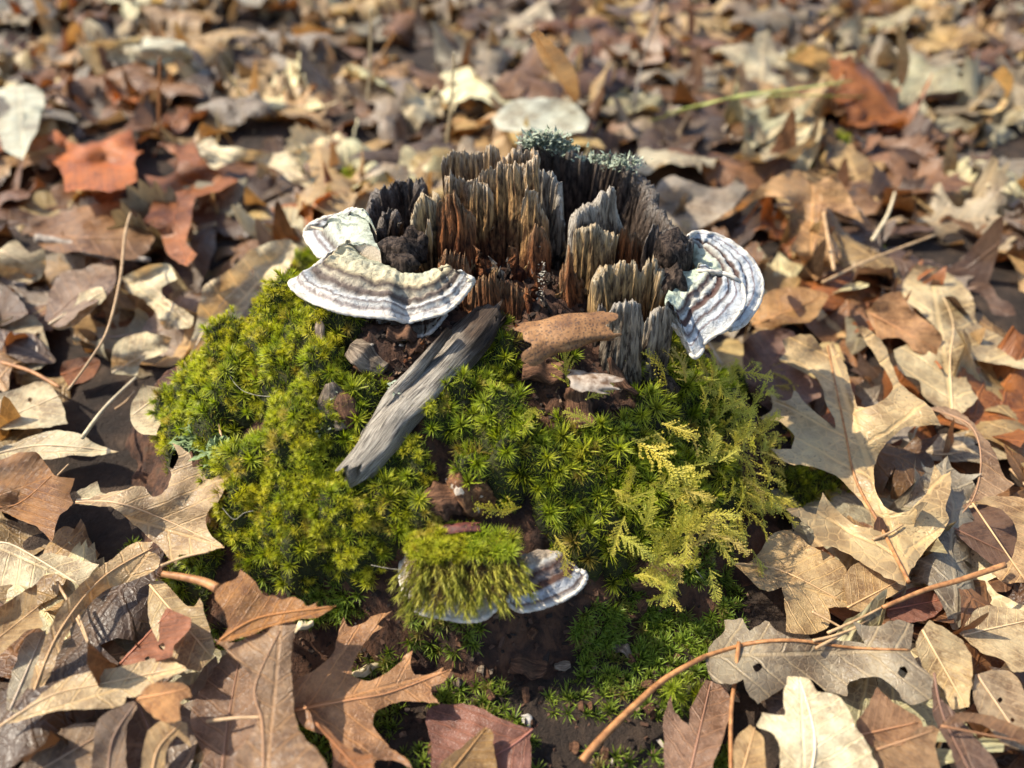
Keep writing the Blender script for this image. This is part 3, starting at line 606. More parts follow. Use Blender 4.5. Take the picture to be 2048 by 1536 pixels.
while n_ok < 232 and tries < 3000:
    tries += 1
    if rng.random() < .80: x, y = rng.uniform(-.85, .85), rng.uniform(-.24, .92)
    else: p = at_z(rng.uniform(-60, 2110), rng.uniform(0, 1560), .0); x, y = p[0], p[1]
    if abs(x) > .30+.66*(y+.30): continue
    if drop_leaf(x, y): n_ok += 1
# ------------------------------------------------------------------ the leaves one can point at: outlines as they lie, on top of the litter
def hero(label, tint, out, rib, gz=(0, 0), cup=0.0, wav=.004, lift=.002, stalk=None, seed=1, holes=(), step=9, tear=1.9, zb=None, roll=0.0, pct=93, ribmat='rib', name='fallen_leaf', ribw=.0005):
    P = np.array(out, float); ol = smooth_outline(P, 7, 66)
    ol = ol+tear*np.c_[vn(np.arange(len(ol))*.6, 0, seed), vn(np.arange(len(ol))*.6, 5, seed)]
    v, f = fill(ol, step*1.6, holes)
    # on the ground plane first, to know real sizes
    G = np.array([at_z(a, b_, .012) for a, b_ in v]); c = G.mean(0)
    r0 = at_z(*rib[0], .012); r1 = at_z(*rib[-1], .012); ax = (r1-r0)[:2]; LN = np.hypot(*ax); ax = ax/LN
    def leaf_uv(G): d = G[:, :2]-r0[:2]; return np.c_[(d[:, 0]*ax[1]-d[:, 1]*ax[0])/LN, (d@ax)/LN]
    uv = leaf_uv(G)
    def zoff(G, uv): return gz[0]*(G[:, 0]-c[0])+gz[1]*(G[:, 1]-c[1])+cup*np.abs(uv[:, 0])**1.6*LN+roll*np.maximum(0, np.abs(uv[:, 0])-.18)**2*LN*3+wav*fbm(G[:, 0]*26+seed, G[:, 1]*26, seed, 2)+wav*.35*vn(G[:, 0]*90, G[:, 1]*90, seed+3)
    wav *= 1.45; zo = zoff(G, uv); i, j = cell(G)
    z0 = (np.percentile(HMAP[i, j]-zo, pct)+lift) if zb is None else zb
    W3 = np.array([at_z(a, b_, z0+z) for (a, b_), z in zip(v, zo)])
    if zb is None:
        ii, jj = cell(W3); imprint(ii, jj, W3, .5)
    base = np.array((c[0], c[1], W3[:, 2].min()))
    t = thing(name, base, label, 'leaf')
    o = mk('blade', W3, f, M['leaf'], t, uv=uv); o.color = (*tint, 1)
    rp = cr(rib, 8); Gr = np.array([at_z(a, b_, .012) for a, b_ in rp]); zr = z0+zoff(Gr, leaf_uv(Gr))
    C3 = np.array([at_z(a, b_, z+.0002) for (a, b_), z in zip(rp, zr)]); rad = np.linspace(ribw, ribw*.4, len(C3))
    if stalk is not None:
        sp = cr(np.array(list(stalk)), 8)[:-1] if len(stalk) > 2 else np.linspace(stalk[0], stalk[1], 6)[:-1]
        k = np.linspace(0, 1, len(sp)); zs = z0+zo.min()+(zr[0]-z0-zo.min())*k+.002
        S3 = np.array([at_z(a, b_, z) for (a, b_), z in zip(sp, zs)]); C3 = np.vstack([S3, C3]); rad = np.r_[np.linspace(.0016, .0011, len(sp)), np.linspace(.0010, .0004, len(rad))]
    V, F = tube(C3, rad, 6); o = mk('midrib', V, F, M[ribmat], o, t); o.color = (*np.array(tint)*1.05, 1)
    return t
T_TAN = (.40, .26, .135); T_PALE = (.50, .40, .27); T_CREAM = (.62, .52, .36); T_GREY = (.36, .30, .23); T_BRN = (.24, .125, .06); T_ORG = (.36, .14, .035); T_RED = (.22, .085, .055); T_DK = (.12, .07, .05)
# left, towards the back
hero('glossy orange leaf with ragged edge lying behind the moss slope', (.42, .115, .018), [(91, 312), (137, 303), (98, 277), (109, 259), (150, 287), (201, 282), (264, 259), (273, 305), (292, 300), (269, 318), (276, 360), (255, 373), (219, 384), (173, 378), (128, 384), (123, 341)], [(95, 312), (270, 340)], (.0, -.25), .1, .005, .01, seed=3)
hero('russet oak leaf with deep pointed lobes leaning behind the moss slope', (.26, .09, .03), [(287, 350), (328, 355), (355, 337), (355, 314), (314, 287), (374, 287), (387, 277), (401, 314), (428, 337), (479, 360), (437, 382), (392, 396), (383, 437), (374, 483), (396, 510), (374, 533), (337, 510), (319, 464), (287, 440), (300, 419), (310, 391)], [(470, 362), (400, 370), (350, 420), (372, 525)], (.1, -.2), .1, .006, .010, seed=4)
hero('cream leaf curving over a hollow just behind the russet oak leaf', T_CREAM, [(392, 291), (424, 273), (437, 291), (479, 296), (547, 305), (611, 296), (592, 319), (611, 355), (638, 378), (588, 369), (556, 341), (501, 321), (456, 328), (428, 337), (406, 319)], [(395, 295), (480, 308), (560, 325), (630, 375)], (0, .2), 0, .004, .012, seed=5)
hero('chestnut oak leaf lying below the bark twig behind the moss', T_BRN, [(60, 450), (150, 418), (230, 405), (290, 440), (310, 480), (270, 520), (180, 505), (90, 500)], [(60, 470), (300, 480)], (0, -.15), .1, .005, .006, seed=6)
hero('pale leaf stub with torn edge leaning beside the bark twig', T_PALE, [(0, 498), (30, 482), (60, 505), (88, 496), (92, 530), (75, 560), (20, 560), (-20, 540)], [(0, 500), (85, 545)], (0, .5), .2, .004, .008, seed=7)
hero('brown purplish leaf with sunlit edge beside the moss slope', (.22, .14, .10), [(96, 600), (118, 548), (170, 535), (225, 515), (232, 560), (214, 592), (164, 620), (120, 655), (90, 640)], [(100, 640), (225, 530)], (.1, -.1), .1, .004, .006, seed=8)
hero('cream lobed oak leaf arched over dark gaps beside the moss', T_CREAM, [(242, 556), (292, 533), (337, 528), (355, 556), (324, 574), (324, 597), (346, 606), (387, 633), (383, 656), (328, 660), (310, 624), (283, 597), (258, 585)], [(250, 560), (300, 570), (380, 650)], (.0, .25), 0, .006, .012, seed=9)
hero('narrow sunlit leaf edge curling beside the grass stem', T_CREAM, [(96, 647), (150, 610), (164, 583), (205, 574), (214, 592), (191, 615), (150, 651), (115, 660)], [(98, 648), (212, 580)], (.0, .2), .2, .004, .012, seed=10)
hero('pale tan leaf half out of the litter under the long stem', T_PALE, [(-40, 650), (0, 642), (46, 629), (77, 638), (105, 724), (46, 747), (0, 732), (-40, 735)], [(-40, 700), (100, 700)], (0, .1), .1, .004, .006, seed=11)
hero('pale sunlit ragged oak leaf beside the dark leaning leaf', T_CREAM, [(223, 738), (232, 688), (283, 665), (342, 674), (333, 701), (283, 724), (273, 752), (240, 750)], [(225, 745), (340, 680)], (.1, .1), .1, .005, .010, seed=12)
hero('russet leaf showing its curled dark side beside the moss', (.24, .085, .03), [(120, 745), (130, 722), (190, 714), (200, 730), (180, 760), (135, 772)], [(122, 750), (195, 722)], (0, .3), .4, .003, .008, seed=13)
hero('broad pale leaf with holes at the end of the crossing stems', T_PALE, [(-20, 790), (40, 775), (87, 763), (119, 793), (135, 847), (68, 858), (-20, 858)], [(-20, 850), (120, 790)], (0, 0), .1, .004, .008, seed=14, holes=[(60, 800, 5)])
hero('dark leaning leaf edge against the mossy side of the stump', (.16, .06, .025), [(300, 790), (330, 745), (372, 722), (430, 690), (500, 628), (530, 622), (520, 648), (450, 705), (390, 770), (345, 815), (310, 820)], [(305, 805), (525, 628)], (-.1, .3), .1, .003, .004, seed=15)
hero('long pale leaf propped on the moss edge with torn holes', T_CREAM, [(378, 715), (390, 650), (401, 597), (410, 569), (456, 542), (501, 501), (570, 478), (592, 492), (579, 533), (547, 565), (501, 610), (456, 656), (410, 692)], [(382, 710), (450, 600), (585, 490)], (-.15, .25), .1, .005, .010, seed=16, holes=[(505, 545, 6), (520, 575, 5)])
hero('cream oak leaf at the far edge of the moss slope', T_PALE, [(262, 812), (285, 770), (336, 775), (330, 822), (312, 870), (282, 868), (262, 840)], [(266, 830), (330, 780)], (0, .2), .1, .004, .006, seed=17)
# left front
hero('long narrow tan leaf with a fine midrib beside crossing needles', T_PALE, [(-10, 900), (57, 874), (115, 861), (158, 867), (192, 886), (237, 904), (192, 911), (144, 912), (96, 919), (40, 922), (-10, 918)], [(-10, 908), (90, 890), (235, 903)], (.0, .1), .2, .003, .010, seed=20)
hero('smooth orange brown leaf bent down at its corner', (.27, .125, .045), [(-60, 930), (0, 920), (34, 906), (72, 905), (86, 920), (115, 953), (151, 956), (141, 987), (144, 1011), (118, 1030), (103, 1088), (81, 1059), (48, 1044), (10, 1026), (-60, 1000)], [(-60, 1010), (30, 1010), (103, 952)], (.05, .15), .1, .005, .014, seed=21)
hero('greyish veined leaf with eaten ragged end', T_PALE, [(-30, 1085), (24, 1086), (72, 1116), (100, 1104), (134, 1113), (200, 1128), (185, 1143), (163, 1176), (140, 1160), (96, 1146), (62, 1174), (19, 1168), (-30, 1175)], [(-20, 1088), (30, 1092), (160, 1170)], (0, 0), .1, .004, .012, seed=22, tear=2.2)
hero('tan leaf curling upright below the greyish veined leaf', (.36, .235, .12), [(-20, 1240), (20, 1200), (72, 1168), (76, 1215), (86, 1255), (55, 1262), (10, 1300), (-20, 1330)], [(-20, 1290), (80, 1210)], (.2, .25), .2, .004, .012, seed=23)
hero('pale blue grey leaf strip under the tan lobed leaf', T_GREY, [(10, 1420), (20, 1360), (55, 1270), (92, 1262), (90, 1310), (72, 1380), (40, 1425)], [(20, 1420), (85, 1268)], (0, 0), .1, .002, .006, seed=24)
hero('dark brown leaf under the tan lobed leaf', T_BRN, [(110, 1320), (130, 1280), (180, 1258), (220, 1275), (256, 1308), (240, 1335), (180, 1350), (130, 1352)], [(115, 1330), (250, 1305)], (0, 0), .1, .004, .004, seed=25)
hero('tan oak leaf arm sweeping down with hooked lobes', T_TAN, [(307, 1083), (295, 1099), (316, 1111), (319, 1131), (283, 1155), (216, 1179), (168, 1217), (139, 1260), (110, 1327), (78, 1400), (52, 1400), (72, 1327), (101, 1255), (150, 1180), (225, 1116), (268, 1087)], [(62, 1400), (115, 1270), (200, 1160), (305, 1095)], (.05, .05), .15, .004, .010, seed=26)
hero('broad tan oak leaf with long blunt lobes', (.44, .31, .18), [(-6, 1456), (72, 1399), (120, 1361), (192, 1341), (268, 1327), (310, 1316), (364, 1329), (374, 1341), (311, 1365), (273, 1394), (254, 1392), (249, 1408), (211, 1418), (168, 1418), (110, 1423), (38, 1442)], [(0, 1452), (100, 1392), (200, 1368), (368, 1334)], (0, 0), .2, .004, .012, seed=27)
hero('mottled tan leaf with sharp teeth beside the moss', (.40, .275, .165), [(149, 1006), (192, 992), (225, 984), (283, 972), (307, 992), (326, 987), (343, 949), (331, 929), (345, 937), (357, 915), (343, 884), (379, 908), (386, 934), (407, 929), (441, 949), (446, 987), (412, 1030), (417, 1063), (450, 1095), (393, 1107), (357, 1111), (354, 1131), (316, 1092), (268, 1049), (225, 1016), (192, 1011)], [(152, 1004), (230, 1005), (320, 1035), (445, 1093)], (.05, .2), .1, .005, .012, seed=28)
hero('small cream curled leaf tip behind the toothed tan leaf', T_CREAM, [(150, 985), (196, 962), (200, 985), (232, 990), (225, 1000), (190, 1010), (160, 1012)], [(152, 1000), (225, 994)], (.1, .2), .2, .003, .008, seed=29)
hero('light tan leaf lobe in the shade under the russet fragment', (.42, .30, .17), [(295, 1225), (300, 1160), (330, 1165), (370, 1210), (390, 1215), (400, 1195), (415, 1245), (430, 1300), (400, 1345), (350, 1330), (320, 1290)], [(300, 1170), (420, 1310)], (0, 0), .1, .004, .006, seed=30)
hero('reddish curled leaf fragment with eaten holes', (.27, .105, .06), [(236, 1330), (260, 1300), (300, 1262), (335, 1216), (352, 1222), (382, 1236), (380, 1256), (350, 1290), (345, 1312), (300, 1326), (262, 1334)], [(240, 1328), (340, 1222)], (.1, .2), .6, .004, .012, seed=31, holes=[(325, 1293, 7), (294, 1318, 5)])
hero('orange crumpled leaf scrap on the brown leaves', (.40, .20, .085), [(272, 1398), (300, 1370), (340, 1366), (376, 1372), (382, 1395), (360, 1402), (362, 1440), (330, 1445), (302, 1430)], [(275, 1398), (375, 1378)], (.1, .2), .6, .006, .014, seed=32, tear=2.2)
hero('speckled brown leaf with dotted spots in the shade', (.28, .185, .12), [(40, 1536), (90, 1490), (140, 1450), (180, 1445), (250, 1440), (246, 1480), (200, 1540), (160, 1580), (40, 1580)], [(45, 1560), (240, 1446)], (0, 0), .15, .003, .006, seed=33)
hero('dark spotted leaf arched beside the speckled brown leaf', (.20, .13, .09), [(178, 1580), (185, 1500), (195, 1440), (225, 1420), (268, 1400), (275, 1412), (255, 1450), (252, 1510), (256, 1580)], [(215, 1580), (225, 1480), (272, 1405)], (.1, .1), .5, .003, .010, seed=34)
hero('tan leaf lobe with a rounded bay at its side', T_TAN, [(280, 1580), (285, 1510), (298, 1462), (330, 1440), (372, 1445), (382, 1495), (352, 1470), (335, 1500), (325, 1580)], [(300, 1580), (315, 1500), (360, 1450)], (0, 0), .2, .003, .008, seed=35)
hero('dark veined brown leaf lying under the long brown leaf', (.20, .115, .075), [(450, 1308), (412, 1365), (383, 1418), (388, 1471), (407, 1509), (383, 1580), (500, 1580), (530, 1450), (540, 1330), (490, 1290)], [(440, 1580), (455, 1450), (480, 1310)], (0, 0), .1, .004, .004, seed=36)
hero('orange brown oak leaf with wide thorn tipped lobes', (.33, .145, .045), [(436, 1174), (472, 1157), (479, 1138), (503, 1155), (532, 1193), (551, 1190), (565, 1198), (589, 1193), (618, 1212), (635, 1202), (632, 1213), (674, 1212), (642, 1231), (594, 1241), (565, 1248), (532, 1256), (494, 1272), (431, 1290), (455, 1255), (446, 1217), (431, 1198)], [(440, 1280), (520, 1235), (668, 1213)], (.0, .2), .1, .0016, .012, seed=37)
hero('large reddish tan oak leaf with long pointed lobes and clear veins', (.37, .185, .09), [(584, 1367), (628, 1339), (666, 1305), (676, 1271), (688, 1233), (697, 1254), (706, 1256), (748, 1232), (786, 1221), (765, 1237), (755, 1250), (766, 1255), (745, 1267), (721, 1298), (707, 1326), (704, 1349), (727, 1360), (751, 1358), (782, 1339), (803, 1319), (806, 1312), (825, 1300), (820, 1326), (830, 1349), (857, 1349), (888, 1332), (883, 1344), (903, 1339), (888, 1363), (864, 1373), (864, 1387), (881, 1408), (833, 1402), (799, 1404), (765, 1414), (748, 1428), (746, 1449), (762, 1476), (786, 1500), (813, 1517), (827, 1541), (799, 1524), (751, 1520), (740, 1560), (697, 1500), (645, 1469), (608, 1455), (591, 1428), (582, 1390)], [(592, 1420), (700, 1400), (780, 1385), (898, 1340)], (.0, .08), .06, .0035, .010, seed=38, step=7)
hero('long brown leaf with pale midrib and torn top', (.255, .15, .085), [(426, 1279), (479, 1284), (503, 1267), (532, 1267), (546, 1253), (594, 1248), (587, 1279), (582, 1327), (585, 1389), (599, 1461), (637, 1504), (660, 1560), (640, 1600), (455, 1600), (474, 1509), (508, 1461), (517, 1423), (508, 1365), (479, 1327), (446, 1295)], [(528, 1600), (525, 1450), (510, 1375), (560, 1260)], (.0, .1), .15, .003, .014, seed=39, step=7)
hero('small rusty curled leaf below the large reddish tan oak leaf', (.28, .12, .05), [(628, 1442), (652, 1455), (683, 1486), (724, 1510), (745, 1507), (752, 1570), (663, 1570), (663, 1493)], [(632, 1446), (735, 1560)], (.0, .1), .3, .004, .014, seed=40)
hero('smooth purplish red leaf with a rounded top on the dark soil', (.235, .10, .075), [(885, 1408), (857, 1418), (850, 1442), (857, 1462), (864, 1496), (861, 1541), (868, 1590), (1056, 1590), (1063, 1493), (1061, 1473), (1079, 1442), (1066, 1459), (1015, 1442), (984, 1428), (946, 1411), (912, 1407)], [(1066, 1458), (1010, 1500), (890, 1560)], (.0, .1), .1, .003, .004, seed=41)
hero('brown spotted leaf folded over the purplish red leaf', (.26, .15, .06), [(970, 1455), (984, 1462), (987, 1493), (994, 1537), (1000, 1600), (860, 1600), (875, 1536), (902, 1510), (936, 1483)], [(865, 1590), (970, 1458)], (.0, .2), .2, .003, .006, seed=42)
# right front
hero('dark purple leaf hidden behind the orange stalk', T_RED, [(1770, 1215), (1800, 1185), (1850, 1175), (1885, 1190), (1880, 1225), (1830, 1245), (1780, 1240)], [(1775, 1220), (1880, 1200)], (0, 0), .1, .003, .003, seed=50)
hero('speckled reddish leaf with a sharp tip beside the dark soil', (.25, .14, .095), [(1341, 1389), (1349, 1422), (1378, 1451), (1382, 1414), (1411, 1360), (1448, 1373), (1465, 1414), (1453, 1455), (1424, 1534), (1415, 1590), (1324, 1590), (1328, 1497), (1326, 1439)], [(1370, 1590), (1395, 1480), (1420, 1370)], (.1, .1), .3, .004, .006, seed=51)
hero('grey brown oak leaf with orange midrib and long orange stalk', (.27, .215, .16), [(1411, 1319), (1424, 1286), (1448, 1265), (1448, 1240), (1486, 1236), (1498, 1261), (1531, 1240), (1573, 1273), (1627, 1277), (1689, 1282), (1730, 1286), (1705, 1244), (1751, 1253), (1788, 1240), (1829, 1248), (1821, 1298), (1838, 1331), (1867, 1356), (1863, 1398), (1821, 1410), (1788, 1373), (1755, 1354), (1701, 1364), (1693, 1393), (1651, 1381), (1618, 1360), (1564, 1377), (1515, 1410), (1494, 1381), (1486, 1360), (1448, 1369), (1419, 1352)], [(1411, 1312), (1500, 1287), (1590, 1281), (1700, 1295), (1820, 1300)], (0, .05), .08, .004, .010, stalk=[(1165, 1522), (1200, 1480), (1260, 1420), (1330, 1358), (1411, 1312)], seed=52, holes=[(1806, 1342, 11), (1515, 1335, 8), (1493, 1256, 5)], ribmat='petiole', tear=2.0, ribw=.0013)
hero('tan leaf with warm blotches beside the foot of the stump', (.44, .29, .15), [(1461, 1124), (1498, 1124), (1519, 1104), (1544, 1070), (1581, 1062), (1614, 1087), (1655, 1108), (1689, 1133), (1693, 1174), (1697, 1215), (1655, 1215), (1660, 1248), (1635, 1265), (1593, 1269), (1573, 1265), (1569, 1199), (1564, 1174), (1531, 1182), (1506, 1166), (1482, 1141)], [(1465, 1126), (1560, 1140), (1680, 1200)], (0, .15), .1, .004, .010, seed=53)
hero('brown leaf fold between two tan leaves above the orange midrib', T_TAN, [(1690, 1150), (1720, 1125), (1790, 1150), (1808, 1175), (1770, 1200), (1730, 1222), (1698, 1220)], [(1695, 1215), (1800, 1160)], (0, .1), .2, .003, .006, seed=54)
hero('reddish brown smooth leaf under the grey brown oak leaf', (.29, .155, .085), [(1713, 1447), (1734, 1414), (1755, 1373), (1780, 1398), (1842, 1443), (1835, 1480), (1780, 1495), (1738, 1490)], [(1720, 1470), (1835, 1445)], (0, 0), .2, .003, .006, seed=55)
hero('cream torn leaf with pale raised veins', (.68, .57, .41), [(1575, 1352), (1614, 1356), (1635, 1381), (1672, 1389), (1693, 1410), (1709, 1447), (1734, 1489), (1755, 1536), (1755, 1600), (1556, 1600), (1560, 1518), (1552, 1476), (1515, 1451), (1527, 1426), (1569, 1431), (1569, 1381)], [(1610, 1600), (1630, 1480), (1600, 1358)], (.05, .1), .1, .004, .012, seed=56, tear=2.2)
hero('small tan leaf scrap tucked against the cream torn leaf', T_TAN, [(1470, 1480), (1500, 1450), (1525, 1475), (1530, 1520), (1535, 1580), (1470, 1580)], [(1475, 1580), (1510, 1455)], (0, 0), .3, .004, .008, seed=57)
hero('ragged tan leaf strip standing beside the grey brown oak leaf', (.46, .33, .19), [(1834, 1277), (1858, 1240), (1904, 1265), (1937, 1298), (1945, 1356), (1937, 1414), (1904, 1418), (1879, 1373), (1842, 1327)], [(1845, 1260), (1930, 1410)], (.1, 0), .1, .004, .010, seed=58, tear=2.4)
hero('broken tan leaf with a straight cut corner', (.46, .34, .21), [(1920, 1269), (1958, 1215), (2003, 1215), (2060, 1224), (2080, 1330), (2028, 1344), (2007, 1323), (1966, 1306)], [(1925, 1270), (2060, 1240)], (0, .05), .1, .003, .012, seed=59)
hero('tan ragged leaf with pinholes beside the narrow dark leaf', (.40, .28, .18), [(1950, 1350), (1990, 1340), (2030, 1350), (2060, 1420), (2060, 1500), (2010, 1490), (1975, 1450), (1948, 1400)], [(1955, 1350), (2050, 1490)], (0, 0), .1, .003, .006, seed=60, holes=[(2000, 1400, 5), (2025, 1440, 4)])
hero('mottled leaf with curled cup beside the narrow dark leaf', (.28, .165, .09), [(1747, 1480), (1800, 1493), (1829, 1460), (1863, 1451), (1879, 1460), (1871, 1489), (1879, 1536), (1875, 1590), (1760, 1590), (1750, 1518)], [(1752, 1500), (1870, 1460)], (.05, .1), .4, .004, .010, seed=61)
hero('narrow dark brown leaf with a long thin point', (.15, .085, .06), [(1867, 1344), (1879, 1393), (1912, 1426), (1945, 1468), (1987, 1518), (2010, 1600), (1930, 1600), (1900, 1497), (1875, 1451), (1864, 1414)], [(1868, 1346), (1890, 1440), (1970, 1600)], (0, .05), .3, .003, .014, seed=62)
hero('thin curled brown leaf bridging to the narrow dark leaf', (.23, .12, .06), [(1880, 1452), (1920, 1425), (1970, 1428), (2020, 1445), (2060, 1470), (2060, 1500), (2000, 1465), (1940, 1445)], [(1882, 1452), (2055, 1485)], (0, .1), .4, .003, .014, seed=63)
# right, beside the stump
hero('dark purplish curled leaf under the ringed bracket', (.17, .095, .075), [(1491, 682), (1528, 660), (1582, 660), (1600, 690), (1560, 719), (1637, 764), (1642, 792), (1605, 810), (1537, 819), (1496, 773), (1487, 728)], [(1500, 780), (1590, 670)], (0, .2), .3, .005, .006, seed=70)
hero('orange tan leaf just beyond the ringed bracket', (.40, .22, .095), [(1500, 640), (1528, 591), (1573, 573), (1619, 577), (1660, 591), (1625, 640), (1560, 650), (1520, 662)], [(1505, 650), (1655, 590)], (0, .1), .1, .004, .008, seed=71)
hero('pale tan leaf with long bent stalk and worm holes', (.47, .36, .225), [(1806, 568), (1833, 527), (1879, 536), (1924, 568), (1947, 600), (1952, 641), (1993, 669), (2048, 696), (2060, 742), (1993, 728), (1942, 719), (1933, 755), (1956, 796), (1920, 828), (1883, 819), (1847, 792), (1838, 760), (1801, 746), (1787, 701), (1824, 687), (1874, 710), (1879, 669), (1833, 619), (1810, 600)], [(1905, 820), (1900, 720), (1905, 640), (1860, 540)], (0, .1), .1, .004, .008, seed=72, holes=[(1822, 617, 7)])
hero('smooth orange brown leaf with wavy lower edge', (.38, .20, .095), [(1733, 623), (1765, 591), (1801, 582), (1819, 614), (1883, 673), (1874, 714), (1828, 701), (1801, 678), (1756, 678)], [(1738, 625), (1875, 700)], (0, .15), .1, .004, .010, seed=73)
hero('brown curled leaf forming a ring beside the large pointed oak leaf', (.27, .165, .10), [(1856, 815), (1890, 812), (1935, 835), (1965, 870), (1990, 905), (2008, 950), (2028, 968), (1993, 992), (1945, 1008), (1905, 1042), (1890, 1060), (1900, 1035), (1935, 1003), (1957, 955), (1960, 895), (1938, 858), (1900, 838)], [(1860, 818), (1940, 850), (1962, 920), (1945, 1000), (1895, 1052)], (.15, .1), .0, .003, .012, seed=74)
hero('dark brown leaf hollow between the ring and the crumpled leaf', (.16, .085, .055), [(1900, 1050), (1945, 1010), (2000, 1000), (2030, 1040), (2030, 1110), (2000, 1140), (1960, 1110), (1930, 1085)], [(1905, 1055), (2020, 1110)], (0, 0), .2, .003, .004, seed=75)
hero('large tan oak leaf with pointed lobes arching beside the stump', (.45, .315, .175), [(1810, 1170), (1774, 1156), (1719, 1124), (1673, 1097), (1623, 1093), (1628, 1065), (1573, 1020), (1596, 1015), (1632, 1029), (1646, 985), (1673, 1020), (1714, 1052), (1746, 1056), (1737, 1024), (1714, 992), (1692, 969), (1669, 951), (1619, 933), (1569, 924), (1541, 897), (1582, 897), (1589, 874), (1564, 846), (1521, 837), (1546, 815), (1537, 778), (1560, 801), (1582, 796), (1589, 778), (1605, 801), (1637, 828), (1669, 860), (1669, 837), (1655, 810), (1642, 769), (1623, 746), (1591, 728), (1557, 719), (1573, 705), (1564, 678), (1619, 669), (1646, 701), (1664, 682), (1692, 737), (1714, 814), (1751, 810), (1787, 778), (1778, 755), (1746, 705), (1714, 655), (1728, 653), (1765, 682), (1783, 728), (1801, 769), (1856, 810), (1883, 851), (1838, 851), (1801, 860), (1765, 897), (1749, 933), (1751, 983), (1778, 1020), (1810, 1024), (1847, 992), (1860, 969), (1869, 928), (1883, 951), (1901, 942), (1901, 979), (1892, 1015), (1897, 1042), (1879, 1070), (1847, 1106), (1824, 1138)], [(1818, 1165), (1765, 1060), (1712, 960), (1690, 860), (1655, 690)], (.0, .10), .05, .004, .014, seed=76, step=8, ribmat='petiole', ribw=.0009)
hero('tan crumpled leaf with torn corner over the dark hollow', (.42, .27, .145), [(1938, 1006), (1983, 992), (2060, 997), (2090, 1080), (2060, 1165), (2006, 1165), (1983, 1147), (2024, 1115), (2029, 1047), (1993, 1015)], [(1945, 1006), (2050, 1160)], (.1, .1), .2, .004, .014, seed=77, tear=2)
hero('grey oak leaf leaning on the far side of the stump', (.32, .26, .215), [(1309, 380), (1344, 352), (1400, 370), (1449, 375), (1474, 350), (1494, 375), (1464, 420), (1414, 450), (1369, 460), (1324, 440)], [(1315, 390), (1380, 410), (1480, 360)], (0, .2), .1, .004, .010, seed=78)
hero('tan oak leaf with hooked lobes beyond the ringed bracket', (.40, .23, .11), [(1409, 455), (1474, 410), (1524, 370), (1589, 340), (1624, 370), (1669, 345), (1689, 375), (1729, 445), (1689, 430), (1654, 415), (1649, 450), (1669, 480), (1679, 520), (1630, 560), (1600, 520), (1579, 500), (1599, 460), (1594, 425), (1574, 400), (1524, 395), (1474, 425)], [(1620, 540), (1640, 420), (1625, 378)], (0, .2), .1, .005, .014, seed=79)
# background leaves that catch the eye
hero('upright narrow leaf standing behind the broken spire', (.36, .25, .15), [(1060, 70), (1075, 60), (1110, 90), (1145, 130), (1160, 190), (1150, 215), (1125, 170), (1090, 130)], [(1150, 210), (1068, 66)], (0, .8), .2, .003, .02, seed=85)
hero('sunlit cream oak leaf with three points far behind', (.66, .52, .32), [(1572, 120), (1612, 98), (1640, 75), (1658, 58), (1652, 90), (1680, 130), (1690, 150), (1640, 140), (1610, 128)], [(1685, 148), (1650, 70)], (0, .4), .1, .004, .02, seed=86)
hero('sunlit golden leaf curling far behind the ringed bracket', (.62, .44, .22), [(1935, 220), (1990, 218), (2010, 180), (1985, 150), (2005, 130), (2025, 150), (2020, 190), (2000, 222), (1960, 226)], [(1940, 222), (2015, 140)], (0, .5), .2, .004, .02, seed=87)
hero('pale lichen spotted leaf just behind the bark rim', (.50, .50, .44), [(985, 240), (1020, 205), (1080, 195), (1140, 205), (1175, 235), (1170, 262), (1120, 270), (1050, 262), (1000, 260)], [(990, 245), (1170, 240)], (0, .1), .1, .003, .012, seed=88)
hero('bright white patched leaf far behind the orange leaf', (.55, .51, .40), [(170, 85), (240, 80), (300, 75), (370, 85), (388, 115), (350, 150), (300, 140), (230, 125)], [(175, 95), (380, 120)], (0, .2), .1, .006, .015, seed=89)
hero('greyish white leaf hanging over the litter far behind the moss', (.44, .42, .34), [(-10, 180), (60, 170), (88, 190), (80, 240), (60, 290), (45, 318), (10, 300), (-10, 240)], [(40, 175), (45, 315)], (0, -.1), .1, .004, .02, seed=90)

# ------------------------------------------------------------------ twigs, needles, stems
def litter_z(x, y): 
    i, j = cell(np.array([[x, y, 0]])); return float(HMAP[i[0], j[0]])
def strand(name, label, cat, pts, r0, r1, mat, lift=.004, zs=None, group=None, sides=6, bumpy=0.0, parts=None):
    pp = cr(pts, 6); g = [at_z(u, v, .015) for u, v in pp]
    if zs is None:
        z = np.array([litter_z(p[0], p[1]) for p in g]); z = np.maximum(np.linspace(z[0], z[-1], len(z)), np.percentile(z, 60))+lift
    else: z = np.interp(np.linspace(0, 1, len(pp)), np.linspace(0, 1, len(zs)), zs)
    P = np.array([at_z(u, v, q) for (u, v), q in zip(pp, z)])
    rad = np.linspace(r0, r1, len(P))*(1+bumpy*vn(np.arange(len(P))*1.1, 0, len(P)))
    V, F = tube(P, rad, sides); o = mk(name, V, F, M[mat]); tag(o, label, cat, group); return o
strand('twig', 'grey bark twig lying across leaves behind the moss slope', 'twig', [(72, 476), (130, 486), (200, 508), (298, 520)], .0028, .0018, 'twig', .012, bumpy=.25, sides=8)
strand('twig', 'short reddish leaf stalk lying between leaves and moss', 'twig', [(325, 1148), (370, 1155), (410, 1165), (436, 1178)], .0012, .0020, 'petiole', .010)
strand('twig', 'thin brown stalk crossing the grey brown oak leaf', 'twig', [(1478, 1285), (1470, 1360), (1462, 1430), (1462, 1540)], .0009, .0008, 'petiole', .004)
strand('dead_stem', 'long thin orange stalk of the crumpled leaf', 'stem', [(1765, 1215), (1850, 1180), (1920, 1160), (2010, 1130)], .0009, .0014, 'petiole', .016)
